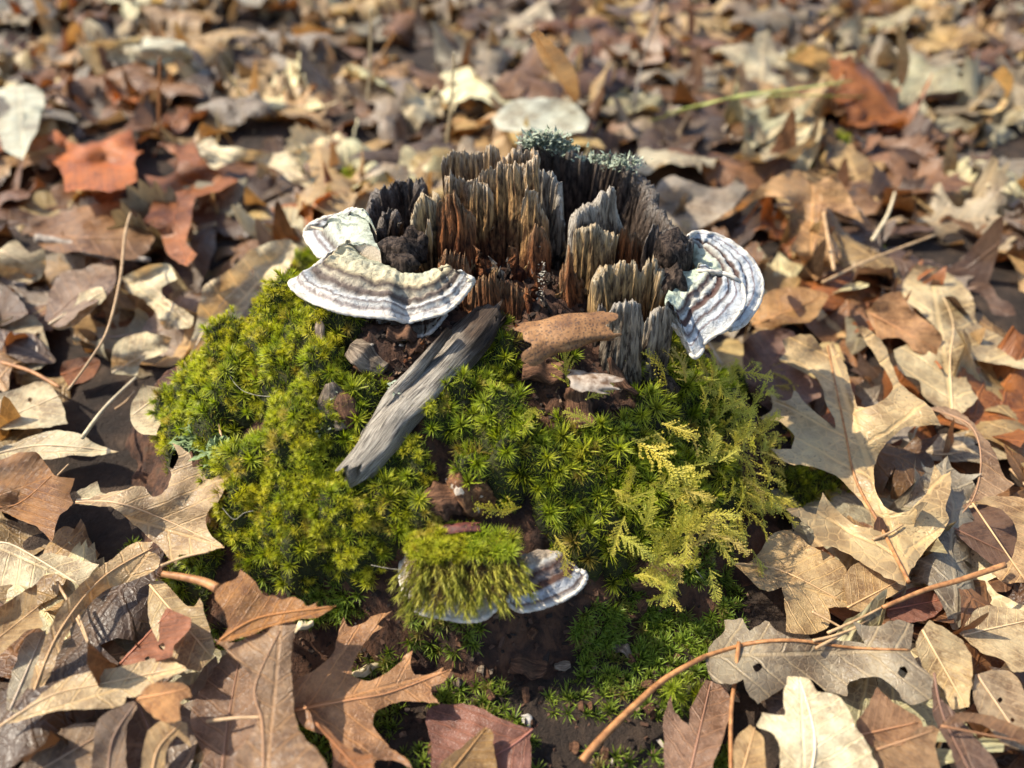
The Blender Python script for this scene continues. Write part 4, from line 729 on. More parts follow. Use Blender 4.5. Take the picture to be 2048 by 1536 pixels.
strand('dead_stem', 'dry grass stem leaning over the leaves beside the moss, the bent one', 'stem', [(135, 782), (180, 720), (215, 660), (240, 560), (250, 470), (262, 425)], .0006, .0008, 'needle', .02, [.03, .033, .038, .045, .05, .055])
strand('dead_stem', 'thin straight stem under the bent grass stem', 'stem', [(165, 875), (210, 815), (272, 755)], .0011, .0008, 'straw', .018)
strand('dead_stem', 'thin brown stem lying across the pale tan leaf', 'stem', [(-10, 722), (60, 742), (120, 775)], .0011, .0009, 'petiole', .014)
strand('grass_stalk', 'upright dry grass stalk with fine seed head behind the spire', 'grass', [(893, 285), (900, 230), (905, 170), (908, 105)], .0011, .0006, 'straw', 0, [.02, .05, .085, .12])
strand('grass_stalk', 'thin reddish upright stalk behind the orange leaf', 'grass', [(318, 265), (318, 200), (320, 115)], .0011, .0008, 'petiole', 0, [.02, .06, .10])
strand('grass_stalk', 'pale upright stalk behind the cream curving leaf', 'grass', [(735, 200), (740, 120), (742, 20)], .0012, .0008, 'straw', 0, [.02, .06, .12])
strand('grass_stalk', 'dark thin upright stem far behind the bark rim', 'grass', [(1268, 225), (1285, 120), (1325, 10)], .0011, .0008, 'twig', 0, [.02, .06, .11])
strand('dead_stem', 'straw coloured needle pair standing in the hooked oak leaf', 'stem', [(1668, 540), (1655, 470), (1640, 385)], .0012, .0010, 'needle', .02)
strand('dead_stem', 'long thin brown stem lying beyond the pale tan leaf', 'stem', [(1645, 565), (1740, 520), (1870, 470)], .0010, .0008, 'needle', .02)
strand('dead_stem', 'thin dark stem beside the golden leaves', 'stem', [(1745, 480), (1775, 430), (1790, 385)], .0012, .0009, 'straw', .02)
def ribbon(name, label, cat, pts, wd, mat, zs):
    pp = cr(pts, 8); z = np.interp(np.linspace(0, 1, len(pp)), np.linspace(0, 1, len(zs)), zs)
    P = np.array([at_z(u, v, q) for (u, v), q in zip(pp, z)]); T = np.gradient(P, axis=0); S = np.cross(T, (0, .3, 1)); S /= np.linalg.norm(S, axis=1)[:, None]
    wv = wd*np.sin(np.pi*np.linspace(.06, .98, len(P)))**.5; n = len(P)
    V = np.vstack([P+S*wv[:, None], P+np.array((0, 0, -.0012)), P-S*wv[:, None]])
    F = [(i, i+1, n+i+1, n+i) for i in range(n-1)]+[(n+i, n+i+1, 2*n+i+1, 2*n+i) for i in range(n-1)]
    o = mk(name, V, F, M[mat]); tag(o, label, cat); return o
ribbon('wild_grass', 'long green grass blade arching over leaves behind the stump', 'grass', [(1300, 240), (1400, 212), (1480, 190), (1600, 176), (1705, 160)], .0028, 'grass', [.03, .05, .06, .055, .04])
ribbon('wild_grass', 'second shorter green grass blade beneath the long one', 'grass', [(1330, 226), (1450, 198), (1560, 190), (1730, 192)], .0022, 'grass', [.028, .04, .045, .03])
ribbon('wild_grass', 'sunlit straw coloured blade standing upright far behind', 'grass', [(1803, 170), (1808, 120), (1800, 55)], .004, 'straw', [.02, .06, .10])
ribbon('wild_grass', 'short sunlit straw blade leaning beside the cream oak leaf', 'grass', [(1700, 150), (1715, 115), (1732, 85)], .003, 'straw', [.02, .04, .065])
for k in range(20):   # dry pine needles
    if k < 9: u, v, a = [(1655, 1240, .5), (1690, 1265, -.5), (1720, 1235, -.45), (1670, 1268, -.3), (160, 1240, 1.2), (145, 1225, 1.1), (240, 1120, -.3), (100, 960, -.7), (250, 800, -.75)][k]
    else: u, v, a = random.uniform(0, 2048), random.choice([random.uniform(300, 900), random.uniform(900, 1500)]), random.uniform(-1.5, 1.5)
    if k >= 9 and 480 < u < 1560 and 250 < v < 1250: continue
    L = random.uniform(50, 110)*(.5+v/1500); dx, dy = math.cos(a)*L/2, math.sin(a)*L/2
    strand('pine_needle', 'dry tan pine needle lying in the leaf litter', 'needle', [(u-dx, v-dy), (u+random.uniform(-4, 4), v+random.uniform(-4, 4)), (u+dx, v+dy)], .0007, .0004, 'needle', .010, group='dry pine needles among the leaves', sides=5)
# ------------------------------------------------------------------ moss shoots
def moss_leaf(acc, base, d, L, wd, curve, rnd=0, segs=4, t0=0.0):
    """one narrow pointed leaf: base point, direction, curving over"""
    d = np.array(d, float); d /= np.linalg.norm(d); s = np.cross(d, (0, 0, 1.0)); n = np.linalg.norm(s)
    s = s/n if n > 1e-6 else np.array((1, 0, 0.)); up = np.cross(s, d); V = []; tp = []
    for i in range(segs):
        t = i/segs; c = base+d*L*t+up*(-curve*L*t*t); ww = wd*(1-t**1.6)*(.75+.5*math.sin(math.pi*min(1, t*1.3)))
        V += [c-s*ww, c+s*ww]; tp += [t, t]
    V.append(base+d*L-up*curve*L); tp.append(1.0)
    F = [(2*i, 2*i+1, 2*i+3, 2*i+2) for i in range(segs-1)]+[(2*segs-2, 2*segs-1, 2*segs)]
    acc.add(np.array(V), F, tip=np.array(tp)*(1-t0)+t0)
def star_shoot(seed, n=34, spread=1.0, L=1.0, wd=.055, segs=3, stem=.55):
    r = random.Random(seed); a = Acc()
    for i in range(n):
        k = i/n; el = R(84-(84-8)*k**.8*spread)+r.gauss(0, .13); az = i*2.39996+r.gauss(0, .2)
        z = stem*(1-k)**.8; ln = L*r.uniform(.72, 1.08)*(.62+.38*min(1, k*2.2))
        moss_leaf(a, np.array((0, 0, z)), (math.cos(el)*math.cos(az), math.cos(el)*math.sin(az), math.sin(el)), ln, wd*r.uniform(.8, 1.2), r.uniform(.02, .22), segs=segs)
    return a.arrays()
SH = {}
for key, mat, kw in (('moss', 'moss', dict(n=52, wd=.042, spread=.92)), ('moss_y', 'moss_y', dict(n=70, wd=.032, spread=.85)), ('loose', 'moss', dict(n=40, wd=.046, L=1.15, spread=.95))):
    SH[key] = []
    for k in range(9):
        V, F, A = star_shoot(k*13+len(key), **kw); SH[key].append(mesh('moss_shoot', V, F, M[mat], A, smooth=False))
def cluster(seed):   # a fluffy tuft of several fine shoots
    r = random.Random(seed); a = Acc()
    for q in range(5):
        V, F, A = star_shoot(seed*31+q, n=46, wd=.040, spread=.80, stem=.7); s = r.uniform(.50, .72); an = q*1.2566+r.uniform(-.4, .4); d = 0 if q == 0 else r.uniform(.38, .62)
        m = np.array(Euler((r.gauss(0, .25), r.gauss(0, .25), r.uniform(0, 6))).to_matrix())
        a.add((V*s)@m.T+[d*math.cos(an), d*math.sin(an), r.uniform(-.1, .25)], F, tip=A['tip'])
    V, F, A = a.arrays(); return mesh('moss_tuft', V, F, M['moss_y'], A, smooth=False)
SH['moss_y'] = [cluster(k+5) for k in range(9)]
def tuft(seed):   # a long leafy strand, brown below and green at its end
    r = random.Random(seed); a = Acc(); n = 44
    for i in range(n):
        k = i/n; az = i*2.39996; el = R(20+52*k)+r.gauss(0, .12)
        moss_leaf(a, np.array((.04*math.sin(k*5+seed), .05*math.cos(k*4+seed), k*1.0)), (math.cos(el)*math.cos(az), math.cos(el)*math.sin(az), math.sin(el)), r.uniform(.22, .36)*(1.15 if k > .55 else .7), .022, .1, segs=3, t0=0)
    V, F, A = a.arrays(); A['tip'] = np.clip((V[:, 2]-.25)*1.3, 0, 1); return mesh('moss_strand', V, F, M['strand'], A, smooth=False)
b = NB('hanging_moss'); t = b.attr('tip').outputs[2]; rn = b.n('ShaderNodeObjectInfo').outputs['Random']
c = b.mix(b.mr(t, .25, .85), (.20, .13, .055), b.mix(rn, (.24, .25, .03), (.40, .36, .06)))
M['strand'] = b.bsdf(c, .55, None, trans=.3, tcol=c)
SH['strand'] = [tuft(k) for k in range(7)]
def frond(seed):
    """feather moss: an axis with side branchlets, all clad in tiny scale leaves"""
    r = random.Random(seed); a = Acc()
    def clad(P, ln, wd, k0):
        P = np.array(P); T = np.gradient(P, axis=0)
        for i, (p, t) in enumerate(zip(P, T)):
            t = t/(np.linalg.norm(t)+1e-9); s = np.cross(t, (0, 0, 1.0)); s /= np.linalg.norm(s)+1e-9; u = np.cross(s, t)
            for q in range(3):
                g = i*1.1+q*2.094; side = s*math.cos(g)+u*(.35+.65*math.sin(g)); d = t*.85+side*.55
                moss_leaf(a, p, d, ln*r.uniform(.8, 1.15), wd, -.15, segs=2, t0=k0)
    ax = [np.array((.10*math.sin(q*2.2+seed), 0, 0))*q+np.array((0, q, .16*math.sin(q*2.8))) for q in np.linspace(0, 1, 26)]
    clad(ax, .07, .014, .1)
    for i in range(2, 25):
        for sd in (-1, 1):
            if (i+(sd > 0)) % 2 or r.random() < .2: continue
            q = i/25; bl = .30*(1-q)**.5*r.uniform(.35, 1.15)+.06; ang = R(r.uniform(30, 55)); m = max(3, int(bl/.034))
            br = [ax[i]+bl*e*np.array((sd*math.sin(ang), math.cos(ang), r.uniform(-.2, .5)*math.sin(e*1.6)-.10*e*e)) for e in np.linspace(.05, 1, m)]
            clad(br, .052, .0105, .25)
    V, F, A = a.arrays(); return mesh('moss_frond', V, F, M['moss_f'], A, smooth=False)
SH['frond'] = [frond(k) for k in range(6)]

# ------------------------------------------------------------------ moss cushions: a bed and its shoots
def align(nv, spin, tilt=0.0):
    q = Vector((0, 0, 1)).rotation_difference(nv); return (q.to_matrix() @ Euler((random.gauss(0, tilt), random.gauss(0, tilt), spin)).to_matrix()).to_4x4()
NSH = 0; FP = []
M['moss_fill'] = moss_material('moss_fill', (.03, .04, .005), (.20, .27, .025), (.24, .16, .05), False); M['moss_fill_y'] = moss_material('moss_fill_yellow', (.045, .05, .005), (.34, .35, .028), (.34, .24, .06), False)  # the second fill is a yellower moss pigment
def cushion(u, v, rpx, hgt, key, label, group, size=.0055, space=.0042, ell=1.0, rot=0.0, dens=1.0, cover=None):
    global NSH
    c = on_mound(u, v); df = (c-CAM)@FW; r = rpx/FPX*df; sd = int(u*7+v)
    ca, sa = math.cos(rot), math.sin(rot)
    def q_of(x, y):
        dx, dy = x-c[0], y-c[1]; a = (dx*ca+dy*sa)/r; b_ = (-dx*sa+dy*ca)/(r*ell)
        return np.hypot(a, b_)*(1+.22*vn(np.arctan2(b_, a)*1.3+9, 0, sd))
    def hc(x, y):
        x = np.asarray(x, float); y = np.asarray(y, float)
        q = np.clip(q_of(x, y), 0, 1.2); return hs(x, y)+hgt*np.sqrt(np.clip(1-q*q, 0, 1))*(1+.35*vn(x*140, y*140, sd))-.0012*(q > 1)
    t = thing('moss_cushion', (c[0], c[1], float(hs(c[0], c[1]))), label, 'moss', group)
    nr, na = 9, 26; V = [(c[0], c[1], float(hc(c[0], c[1])))]; F = []
    for i in range(1, nr+1):
        for k in range(na):
            a = 6.2832*k/na; e = i/nr*1.02; x, y = r*e*math.cos(a), r*ell*e*math.sin(a); X_, Y_ = c[0]+x*ca-y*sa, c[1]+x*sa+y*ca; V.append((X_, Y_, float(hc(X_, Y_))-.0006))
    for k in range(na): F.append((0, 1+k, 1+(k+1) % na))
    for i in range(nr-1):
        for k in range(na): F.append((1+i*na+k, 1+(i+1)*na+k, 1+(i+1)*na+(k+1) % na, 1+i*na+(k+1) % na))
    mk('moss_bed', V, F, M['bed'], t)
    base = t.location; pts = []; n_try = int(3.2*(r/space)**2*ell*3*dens)
    for _ in range(n_try):
        a = random.uniform(0, 6.2832); e = math.sqrt(random.random()); x, y = r*e*math.cos(a), r*ell*e*math.sin(a); X_, Y_ = c[0]+x*ca-y*sa, c[1]+x*sa+y*ca
        if q_of(X_, Y_) > .99: continue
        if any((X_-p[0])**2+(Y_-p[1])**2 < (space*.92)**2 for p in pts): continue
        pts.append((X_, Y_))
        if len(pts) >= 290: break
    fl = Acc()
    for _ in range(int(900*(r/.013)**2*ell*dens)):
        a = random.uniform(0, 6.2832); e = math.sqrt(random.random())*1.05; x, y = r*e*math.cos(a), r*ell*e*math.sin(a); X_, Y_ = c[0]+x*ca-y*sa, c[1]+x*sa+y*ca
        FP.append((X_, Y_))
    FA = np.array(FP[-int(900*(r/.013)**2*ell*dens):]); FP.clear()
    fz = hc(FA[:, 0], FA[:, 1])
    for (X_, Y_), z in zip(FA, fz):
        moss_leaf(fl, np.array((X_, Y_, z-.001)), (random.gauss(0, .6), random.gauss(0, .6)-.1, 1), random.uniform(.0025, .0048), .00022, random.uniform(-.2, .3), segs=2)
    fv, ff, fa = fl.arrays(); fa['seed'] = np.repeat(RNG.random(len(fv)//5), 5); tag(mk('moss_fill', fv, ff, M['moss_fill_y' if key is Y_ else 'moss_fill'], t, attrs=fa, smooth=False), kind='stuff')
    for X_, Y_ in pts:
        nv = nrm(hc, X_, Y_, .0018); nv = (nv+Vector((0, 0, .25))).normalized(); z = float(hc(X_, Y_))
        k = key if isinstance(key, str) else random.choices(key[0], key[1])[0]
        s = size*random.uniform(.78, 1.25)
        o = link('moss_shoot', random.choice(SH[k]), t); Mx = align(nv, random.uniform(0, 6.28), .22); Mx.translation = Vector((X_, Y_, z))-base-nv*s*.25
        o.matrix_local = Mx @ Matrix.Diagonal((s, s, s*random.uniform(.85, 1.25), 1)); NSH += 1
    return t
GA = 'yellow green moss cushions on the broad slope of the stump'; LA = 'soft yellow green moss cushion on the slope under the cream bracket'
GB_ = 'moss tufts around the weathered grey stick'; LB = 'star tipped green moss tuft beside the weathered grey stick'
GC_ = 'green moss cushions hanging over the front of the stump'; LCc = 'bright green star moss cushion on the stump front'
Y_ = (('moss_y', 'moss'), (.72, .28)); G_ = (('moss', 'loose', 'moss_y'), (.55, .25, .20)); D_ = (('moss', 'loose'), (.6, .4))
slope = [(600, 560, 62), (640, 610, 60), (560, 640, 62), (620, 690, 66), (690, 650, 48), (520, 700, 58), (450, 730, 60), (400, 800, 66), (480, 800, 66), (560, 760, 64), (640, 770, 50), (370, 870, 56), (440, 880, 60), (600, 850, 58), (560, 900, 60), (650, 880, 50), (500, 960, 62), (600, 960, 60), (650, 1020, 56), (560, 1040, 64), (540, 1090, 56), (620, 1090, 60), (680, 1080, 56), (600, 1150, 44), (450, 950, 48), (480, 1040, 50), (720, 1110, 50), (340, 830, 40)]
def slope_label(u, v):
    if v < 700: return 'soft yellow green moss cushion tucked high against the cream bracket', GA+', high part'
    if u < 470 and v < 900: return 'golden green moss cushion at the slope edge beside dry leaves', GA+', outer edge'
    if v < 900: return 'yellow green moss cushion in mid slope between bark flakes and outer edge', GA+', middle part'
    if u < 520: return 'green moss cushion next to the blue green lichen and the mottled tan leaf', GA+', by the lichen'
    return 'thick yellow green moss cushion low on the slope above the orange brown oak leaf', GA+', low part'
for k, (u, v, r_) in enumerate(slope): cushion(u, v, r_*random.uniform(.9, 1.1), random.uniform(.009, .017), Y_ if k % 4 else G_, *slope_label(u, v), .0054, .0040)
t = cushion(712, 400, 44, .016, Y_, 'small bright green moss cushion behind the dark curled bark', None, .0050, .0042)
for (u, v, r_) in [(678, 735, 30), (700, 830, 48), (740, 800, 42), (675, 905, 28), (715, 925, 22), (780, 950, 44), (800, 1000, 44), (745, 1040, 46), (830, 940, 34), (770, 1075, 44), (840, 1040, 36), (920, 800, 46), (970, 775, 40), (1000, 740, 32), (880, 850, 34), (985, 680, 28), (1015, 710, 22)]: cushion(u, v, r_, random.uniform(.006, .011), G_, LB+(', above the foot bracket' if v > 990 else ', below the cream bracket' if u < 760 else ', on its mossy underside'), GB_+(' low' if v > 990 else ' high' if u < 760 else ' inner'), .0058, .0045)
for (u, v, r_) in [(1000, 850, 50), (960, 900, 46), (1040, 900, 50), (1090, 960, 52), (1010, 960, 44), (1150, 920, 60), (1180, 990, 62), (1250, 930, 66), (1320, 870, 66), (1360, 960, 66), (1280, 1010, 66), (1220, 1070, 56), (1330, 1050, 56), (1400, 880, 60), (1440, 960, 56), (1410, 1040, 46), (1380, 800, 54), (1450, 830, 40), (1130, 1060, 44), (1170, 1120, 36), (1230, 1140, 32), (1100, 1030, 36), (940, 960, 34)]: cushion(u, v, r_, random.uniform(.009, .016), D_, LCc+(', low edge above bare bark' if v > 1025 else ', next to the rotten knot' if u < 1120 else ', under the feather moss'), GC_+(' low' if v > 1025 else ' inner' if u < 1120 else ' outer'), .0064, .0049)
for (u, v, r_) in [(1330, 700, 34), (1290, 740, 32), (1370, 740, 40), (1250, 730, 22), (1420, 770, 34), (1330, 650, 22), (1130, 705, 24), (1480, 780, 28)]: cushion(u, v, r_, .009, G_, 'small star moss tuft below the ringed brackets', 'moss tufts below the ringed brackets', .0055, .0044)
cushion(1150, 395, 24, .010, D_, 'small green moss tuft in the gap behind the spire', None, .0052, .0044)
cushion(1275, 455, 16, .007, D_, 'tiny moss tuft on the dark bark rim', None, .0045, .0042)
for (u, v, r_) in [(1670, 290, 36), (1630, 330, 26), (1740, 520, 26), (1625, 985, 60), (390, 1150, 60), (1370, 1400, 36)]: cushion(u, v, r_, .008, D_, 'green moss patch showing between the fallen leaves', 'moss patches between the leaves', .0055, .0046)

# feather moss creeping over the front
def put_frond(u, v, ln, head, lift=.010, pitch=.0, k=None, parent=None):
    p = on_mound(u, v); o = link('feather_moss', random.choice(SH['frond']) if k is None else SH['frond'][k])
    nv = nrm(hs, p[0], p[1], .006)
    q = Vector((0, 0, 1)).rotation_difference(nv).to_matrix() @ Euler((pitch, random.gauss(0, .25), head)).to_matrix()
    o.matrix_world = Matrix.Translation(Vector(p)+nv*lift) @ q.to_4x4() @ Matrix.Scale(ln, 4)
    return o
LF = 'plaited yellow green feather moss frond on the front cushion'; GF = 'feather moss fronds on the front cushion'
for k in range(165):
    if k < 120: u, v = random.gauss(1400, 58), random.uniform(770, 1080)
    else: u, v = random.uniform(1200, 1440), random.uniform(960, 1150)
    if not 1180 < u < 1500: continue
    lo = ', drooping at its low rim' if v > 1000 else ', near its crest' if v < 880 else ', on its bulging face'
    tag(put_frond(u, v, random.uniform(.009, .017), random.uniform(-2.8, .3)+3.14*(random.random() < .2), random.uniform(.013, .020), random.uniform(-.1, .6)), LF+lo, 'moss', GF+lo)
for (u, v, ln, hd, lab) in [(1240, 890, .028, -2.1, 'long pale feather moss frond lying across the front cushion'), (1330, 1010, .018, -.4, 'short pale feather moss frond pointing up from the front cushion'), (1120, 790, .020, .3, 'yellow feather moss shoot rising beside the rolled leaf'), (1050, 850, .014, 2.9, 'golden feather moss sprig beside the brown rot hollow'), (1010, 830, .013, 1.6, 'golden feather moss sprig fanning towards the grey stick'), (1030, 1000, .018, 1.5, 'pale feather moss frond above the purple brown lump'), (1150, 810, .013, -1.0, 'greenish feather moss sprig between bark chips'), (1190, 870, .013, .9, 'small feather moss sprig at the dark cleft'), (1080, 1070, .016, -2.8, 'drooping feather moss strand above the foot bracket'), (1290, 800, .018, 1.2, 'feather moss frond reaching toward the bark lump')]:
    tag(put_frond(u, v, ln, hd, .012, .1), lab, 'moss')

# moss hanging on the foot bracket
HB = thing('bracket_moss', (float(at_z(900, 1130, .04)[0]), float(at_z(900, 1130, .04)[1]), .04), 'combed brown and green moss strands hanging over the foot bracket', 'moss')
def strand_at(u, v, z, ln, du, dv, lift=.2):
    p = at_z(u, v, z); p2 = at_z(u+du, v+dv, z-.002); d = Vector(p2-p).normalized()+Vector((0, 0, lift)); d.normalize()
    o = link('moss_strand', random.choice(SH['strand']), HB); Mx = Vector((0, 0, 1)).rotation_difference(d).to_matrix().to_4x4() @ Matrix.Rotation(random.uniform(0, 6.28), 4, 'Z')
    Mx.translation = Vector(p)-HB.location; o.matrix_local = Mx @ Matrix.Diagonal((ln*.8, ln*.8, ln, 1))
for k in range(170):
    u = random.uniform(826, 1030); v0 = random.uniform(1090, 1175)
    if u > 985 and v0 > 1150: continue
    strand_at(u, v0, .044-.006*(v0-1090)/85, random.uniform(.009, .016), (u-910)*.35+random.gauss(0, 8), 62, random.uniform(.05, .35))
for k in range(90):
    u = random.uniform(820, 1020); v0 = random.uniform(1068, 1110)-.10*abs(u-920)*0
    p = at_z(u, v0, .046); o = link('moss_shoot', random.choice(SH['moss_y' if u < 930 else 'loose']), HB); s = random.uniform(.0045, .0062); Mx = align(Vector((random.gauss(0, .3), -.5, .8)).normalized(), random.uniform(0, 6.28), .3); Mx.translation = Vector(p)-HB.location
    o.matrix_local = Mx @ Matrix.Scale(s, 4)

# moss carpet on the dark soil in front, one mass
a = Acc(); base = [star_shoot(900+k, n=20, wd=.06, segs=2) for k in range(6)]
for k in range(1900):
    if k < 1250: u, v = random.uniform(600, 1480), random.uniform(1180, 1560)
    elif k < 1500: u, v = random.uniform(250, 700), random.uniform(1080, 1300)
    else: u, v = random.uniform(1100, 1460), random.uniform(1080, 1320)
    if vn(u/70, v/70, 77) < -.05: continue
    p = on_mound(u, v); 
    V, F, A = random.choice(base); s = random.uniform(.0035, .0065)
    Mx = np.array(align(nrm(hs, p[0], p[1], .004), random.uniform(0, 6.28), .35))[:3, :3]
    a.add((V*s)@Mx.T+p-[0, 0, .001], F, tip=A['tip'], seed=random.random())
V, F, A = a.arrays(); tag(link('moss_carpet', mesh('moss_carpet', V, F, M['moss_s'], A, smooth=False)), 'thin dark green moss carpet on the soil at the foot of the stump', kind='stuff')

# ------------------------------------------------------------------ crumbs on the soil and in the stump, one mass
a = Acc()
cube = np.array([(x, y, z) for x in (-1, 1) for y in (-1, 1) for z in (-1, 1)], float); CF = [(0, 1, 3, 2), (4, 6, 7, 5), (0, 4, 5, 1), (2, 3, 7, 6), (0, 2, 6, 4), (1, 5, 7, 3)]
for k in range(1500):
    if k < 700: u, v = random.uniform(600, 1500), random.uniform(1180, 1560)
    elif k < 1200: u, v = random.uniform(690, 1060), random.uniform(600, 800)
    else: u, v = random.uniform(1040, 1360), random.uniform(560, 860)
    p = on_mound(u, v); s = np.array((random.uniform(.6, 2.2), random.uniform(.5, 1.0), random.uniform(.3, .8)))*random.uniform(.0004, .0011)
    m = np.array(Euler((random.gauss(0, .5), random.gauss(0, .5), random.uniform(0, 6.28))).to_matrix())
    q = random.random(); c = (.02, .012, .008) if q < .5 else (.07, .035, .02) if q < .88 else (.16, .10, .06) if q < .985 else (.35, .3, .24)
    a.add((cube*(1+.25*RNG.uniform(-1, 1, (8, 1)))*s)@m.T+p+[0, 0, .0006], CF, tint=np.array([c]))
b = NB('crumbs'); M['crumb'] = b.bsdf(b.attr('tint').outputs[0], .85)
V, F, A = a.arrays(); tag(link('wood_crumbs', mesh('wood_crumbs', V, F, M['crumb'], A, smooth=False)), 'dark crumbs of rotten wood and soil strewn over stump and ground', kind='stuff')

# ------------------------------------------------------------------ things lying on the stump
def slab(name, label, cat, p0, p1, wd, th, mat, z0=None, z1=None, seed=1, lift=.004, taper=(.6, 1, .9, .5), n=26, m=14, jag=.25, parts=True):
    """a split piece of wood or bark from p0 to p1 (picture points on the stump), with grain along it"""
    A = on_mound(*p0) if z0 is None else at_z(*p0, z0); B = on_mound(*p1) if z1 is None else at_z(*p1, z1)
    A = A+[0, 0, lift]; B = B+[0, 0, lift]; d = B-A; L = np.linalg.norm(d); d /= L; s = np.cross(d, (0, 0, 1)); s /= np.linalg.norm(s); up = np.cross(s, d)
    V = []; uv = []; tp = []; k = np.arange(m)
    for i in range(n+1):
        t = i/n; ww = wd*np.interp(t, np.linspace(0, 1, len(taper)), taper)*(1+.10*vn(t*6, 2, seed)); a = 2*math.pi*k/m
        rr_ = 1+.25*vn(k*.9, t*2.5, seed)+.20*vn(k*2.1, t*7, seed+1)
        endj = (t-.5)*0+(vn(k*.8, i*0, seed+5)*jag*.04*L if i in (0, n) else 0)
        X_ = ww*rr_*np.cos(a); Zz = th*rr_*np.sin(a)
        th = th
        V.append(A+d*(L*t+endj)[:, None]*1 + s*X_[:, None]+up*Zz[:, None]+up*(.0025*vn(t*3, 0, seed+9)) if np.ndim(endj) else A+d*L*t+s*X_[:, None]+up*Zz[:, None]+up*(.0025*vn(t*3, 0, seed+9)))
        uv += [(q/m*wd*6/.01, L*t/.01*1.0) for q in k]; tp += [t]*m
    V = np.vstack(V); F = [(i*m+q, i*m+(q+1) % m, (i+1)*m+(q+1) % m, (i+1)*m+q) for i in range(n) for q in range(m)]+[tuple(range(m))[::-1], tuple(range(n*m, n*m+m))]
    o = mk(name, V, F, M[mat], attrs={'tip': tp, 'h': np.full(len(V), .5)}, uv=uv, smooth=(m > 12)); 
    tag(o, label, cat); return o
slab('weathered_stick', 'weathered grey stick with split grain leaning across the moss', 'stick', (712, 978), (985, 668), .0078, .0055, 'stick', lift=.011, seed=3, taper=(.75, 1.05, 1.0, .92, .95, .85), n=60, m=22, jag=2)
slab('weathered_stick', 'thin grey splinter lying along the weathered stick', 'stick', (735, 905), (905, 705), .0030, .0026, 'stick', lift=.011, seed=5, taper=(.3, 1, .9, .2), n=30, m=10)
slab('wood_chip', 'pale flat wood chip under the cream bracket', 'wood chip', (705, 715), (775, 745), .0075, .0022, 'chip', lift=.004, seed=6, taper=(.8, 1, .9, .6))
slab('wood_chip', 'dark narrow chip below the pale flat chip', 'wood chip', (712, 745), (790, 768), .0035, .002, 'bark', lift=.003, seed=7)
slab('wood_chip', 'brown chip beneath the small grey bracket', 'wood chip', (815, 705), (850, 712), .004, .002, 'bark', lift=.004, seed=8)
slab('wood_chip', 'reddish bark flake beneath the small grey bracket', 'wood chip', (775, 680), (835, 690), .005, .0018, 'bark', lift=.004, seed=9)
slab('bark_piece', 'brown bark piece lying beside the rolled leaf', 'bark', (1045, 765), (1125, 772), .0055, .0035, 'bark', lift=.007, seed=10, taper=(.7, 1, 1, .8))
slab('bark_piece', 'red brown bark strip standing below the brown bark piece', 'bark', (1148, 800), (1165, 880), .0058, .0032, 'bark', lift=.007, seed=11, taper=(.8, 1, .9, .8))
slab('bark_piece', 'dark bark sliver behind the pale shell', 'bark', (1215, 745), (1268, 818), .0028, .0014, 'bark', lift=.008, seed=12, taper=(.2, 1, .8, .2))
slab('bark_piece', 'grey lichen spotted bark flake standing in the moss', 'bark', (668, 805), (690, 895), .0055, .002, 'chip', lift=.010, seed=13, taper=(.4, 1, 1, .5))
slab('bark_piece', 'dark brown bark flake beside the grey bark flake', 'bark', (688, 815), (708, 890), .0035, .0016, 'bark', lift=.010, seed=14, taper=(.4, 1, 1, .4))
slab('bark_piece', 'thin upright brown splinter in the moss slope', 'bark', (650, 680), (652, 770), .0016, .0012, 'chip', lift=.012, seed=15)
slab('bark_piece', 'broad purple brown rotten bark slab on the front', 'bark', (862, 1030), (930, 1000), .0085, .004, 'bark', lift=.006, seed=16, taper=(.5, 1, .8, .5), m=24, n=34)
slab('bark_piece', 'smooth pink brown bark low on the front of the stump', 'bark', (1260, 1180), (1380, 1090), .010, .004, 'bark', lift=.003, seed=17, taper=(.5, 1, 1, .6))
slab('wood_chip', 'small pale chip on the soil below the foot bracket', 'wood chip', (1225, 1290), (1260, 1315), .0025, .001, 'chip', lift=.002, seed=18)
slab('wood_chip', 'purplish chip on the soil beside the moss carpet', 'wood chip', (1255, 1238), (1290, 1205), .004, .0015, 'bark', lift=.003, seed=19)
slab('wood_chip', 'straw coloured stalk piece beside the reddish tan oak leaf', 'wood chip', (712, 1362), (765, 1332), .0018, .0014, 'straw', lift=.004, seed=20)
slab('wood_chip', 'dark flat bark flake on the soil', 'wood chip', (1020, 1330), (1090, 1345), .0055, .0012, 'bark', lift=.002, seed=21)
slab('wood_chip', 'pale straw bit beside the orange brown oak leaf', 'wood chip', (592, 1272), (632, 1266), .002, .0014, 'straw', lift=.006, seed=22)
for k in range(26):
    u, v = random.uniform(820, 1420), random.uniform(1260, 1520); an = random.uniform(0, 6.28); ln = random.uniform(14, 34)
    slab('wood_chip', 'small dark wood chip lying on the mossy soil', 'wood chip', (u, v), (u+ln*math.cos(an), v+ln*math.sin(an)*.8), random.uniform(.0012, .003), .0009, random.choice(['bark', 'bark', 'chip']), lift=.0015, seed=30+k, n=8, m=8)['group'] = 'dark chips on the mossy soil'
b = NB('rotten_knot'); g = b.n('ShaderNodeNewGeometry').outputs['Position']; n1 = b.noise(g, 300, 5, .7); n2 = b.noise(g, 110, 3)
c = b.ramp(n1, [(.3, (.02, .010, .006)), (.48, (.13, .055, .022)), (.62, (.26, .125, .05)), (.8, (.36, .2, .09))]); c = b.mix(b.mr(n2, .62, .66), c, (.5, .42, .33)); M['knot'] = b.bsdf(c, .9, n1, 1.0, .003)
p = lump('pebble', 1052, 1442, None, (.0035, .003, .003), 'stone', 5, None, sub=2); tag(p, 'small pale pebble on the mossy soil', 'pebble')
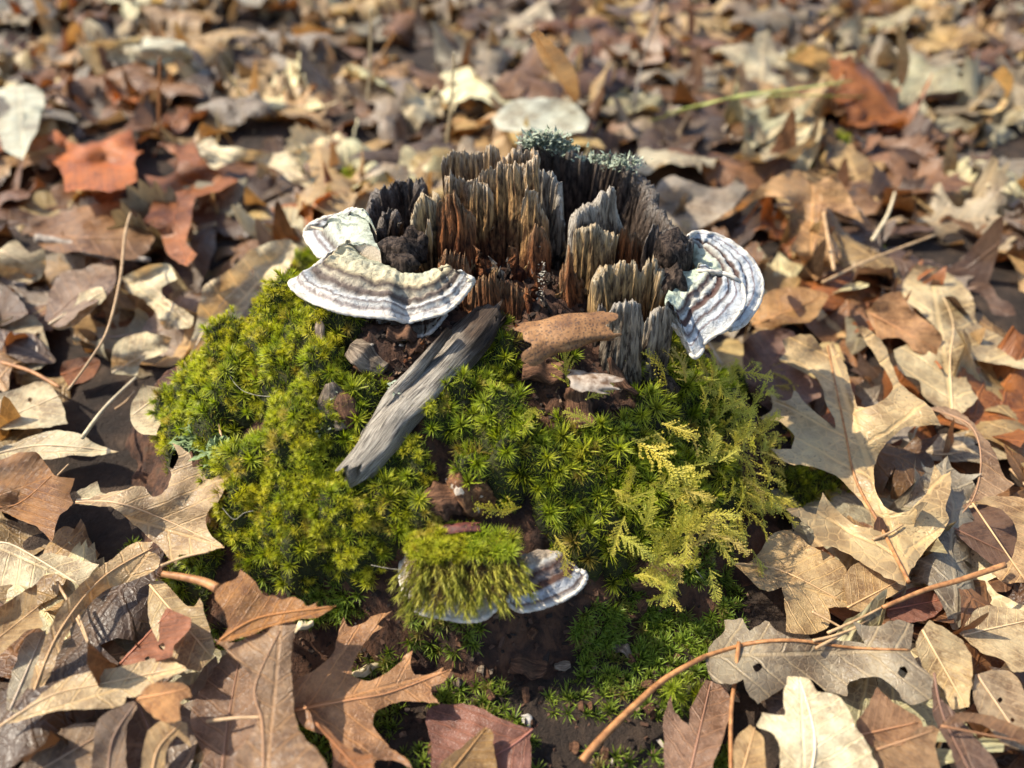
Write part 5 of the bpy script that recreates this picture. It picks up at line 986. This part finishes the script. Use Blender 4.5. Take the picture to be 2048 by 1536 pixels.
p = lump('rotten_knot', 940, 985, None, (.0095, .008, .0105), 'knot', 15, None, sub=4, amp=.3); tag(p, 'orange brown rotten knot with a white scar in the front moss', 'wood knot')
# rolled leaf on the stump
def rolled(name, label, A, B, r0, r1, a0, a1, mat, flat=.7, seed=3, n=30, m=24, jag=.07):
    d = B-A; L = np.linalg.norm(d); d /= L; s = np.cross(d, (0, 0, 1)); s /= np.linalg.norm(s); up = np.cross(s, d); V = []; uv = []
    for i in range(n+1):
        t = i/n; r_ = (r0+(r1-r0)*t)*(1+.10*vn(t*4, 0, seed))
        for k in range(m+1):
            a = a0+(a1-a0)*k/m+.5*t; rr_ = r_*(1+.22*k/m+.05*vn(k*.35, t*4, seed+1)); e = L*jag*(vn(k*.45, 0, seed+2)*(1-t)**3+vn(k*.45, 3, seed+4)*t**3)
            V.append(A+d*(L*t+e)+s*rr_*math.sin(a)+up*rr_*flat*math.cos(a)+up*.06*L*math.sin(t*3.1)); uv.append((.3*(k/m-.5), .2+.6*t))
    F = [(i*(m+1)+k, i*(m+1)+k+1, (i+1)*(m+1)+k+1, (i+1)*(m+1)+k) for i in range(n) for k in range(m)]
    o = mk(name, V, F, M[mat], uv=uv); o.color = (.40, .25, .12, 1); tag(o, label, 'leaf' if 'leaf' in name else 'shell')
b = NB('speckled_leaf'); g = b.n('ShaderNodeNewGeometry').outputs['Position']; n1 = b.noise(g, 120, 4, .6)
c = b.ramp(n1, [(.3, (.10, .043, .016)), (.6, (.24, .12, .045)), (.8, (.34, .20, .09))]); vo = b.n('ShaderNodeTexVoronoi', {'Vector': g, 'Scale': 900.0}).outputs[0]
c = b.mix(b.math('MULTIPLY', b.mr(vo, .44, .24), .85), c, (.05, .028, .018)); M['leaf_dots'] = b.bsdf(c, .6, b.math('ADD', b.noise(g, 900, 3), b.noise(g, 200, 2)), .5, .0008)
rolled('rolled_leaf', 'rolled tan leaf with dark speckles resting on the stump', at_z(1050, 688, .098), at_z(1222, 648, .103), .0105, .0068, -1.35, 1.75, 'leaf_dots', .55, 3, 30, 24, .10)
# pale curled shell beside it
rolled('seed_shell', 'pale curled seed shell beside the bark pieces', at_z(1148, 768, .086), at_z(1226, 772, .087), .0056, .0034, -2.2, 1.2, 'shell', .75, 8, 22, 22, .30)
# dark curled scrap on the hanging moss
rolled('leaf_scrap', 'dark red leaf scrap on top of the hanging moss', at_z(892, 1060, .050), at_z(958, 1054, .051), .0024, .0018, -1.4, 1.2, 'scrap', .5, 4, 14, 10, .12)
for k, pts in enumerate([[(480, 745), (478, 775), (500, 808), (530, 822), (562, 826)], [(470, 1040), (492, 1062), (512, 1050), (530, 1046)], [(755, 1150), (800, 1158), (835, 1156)], [(1360, 1105), (1372, 1150), (1390, 1175)]]):
    P = np.array([on_mound(*q)+np.array((0, -.006, .015)) for q in cr(pts, 6)]); V, F = tube(P, .00013, 5); o = mk('spider_thread', V, F, M['mycel']); tag(o, ['pale hair thin thread curling on the moss slope', 'pale thread looped over the lower moss slope', 'pale thread stretched beside the foot bracket', 'pale thread hanging from the front moss cushion'][k], 'thread')
# lichen: tiny lobes on the bark rim and in the slope moss
def lichen(label, spots, mat, size=.0011, group=None):
    a = Acc(); 
    for (u, v, y, ru, rv, n) in spots:
        for k in range(n):
            uu, vv = u+random.gauss(0, ru*.5), v+random.gauss(0, rv*.5); p = at_y(uu, vv, y) if y is not None else on_mound(uu, vv)+np.array((0, 0, .010))
            d = Vector((random.gauss(0, 1), random.gauss(0, 1)-.3, random.uniform(.2, 1.4))).normalized()
            moss_leaf(a, p+[0, random.gauss(0, .0015), 0], d, size*random.uniform(1.2, 3.0), size*random.uniform(.35, .8), random.uniform(-.6, .6), segs=3)
    V, F, A = a.arrays(); o = mk('lichen', V, F, M[mat]); tag(o, label, 'lichen', group)
lichen('grey green lichen crust along the dark bark rim', [(1090, 280, .066, 44, 14, 260), (1120, 296, .066, 30, 12, 160), (1060, 288, .062, 20, 10, 80)], 'lichen', .0013)
lichen('pale lichen flecks on the right end of the bark rim', [(1200, 318, .062, 50, 10, 150), (1250, 328, .056, 34, 14, 150)], 'lichen', .0010)
lichen('blue green leafy lichen in the lower moss slope', [(405, 905, None, 40, 28, 240), (445, 925, None, 26, 18, 90)], 'lichen_d', .0018)
lichen('pale green lichen specks on the grey bark flake', [(645, 870, None, 10, 34, 90), (672, 850, None, 10, 40, 60), (795, 815, None, 10, 10, 30)], 'lichen', .0010)
lichen('white mould threads in the cleft of the wood', [(1084, 545, -.014, 8, 30, 34), (1080, 585, -.022, 6, 20, 16)], 'mycel', .0006)
print('moss shoots', NSH, 'objects', len(bpy.data.objects))
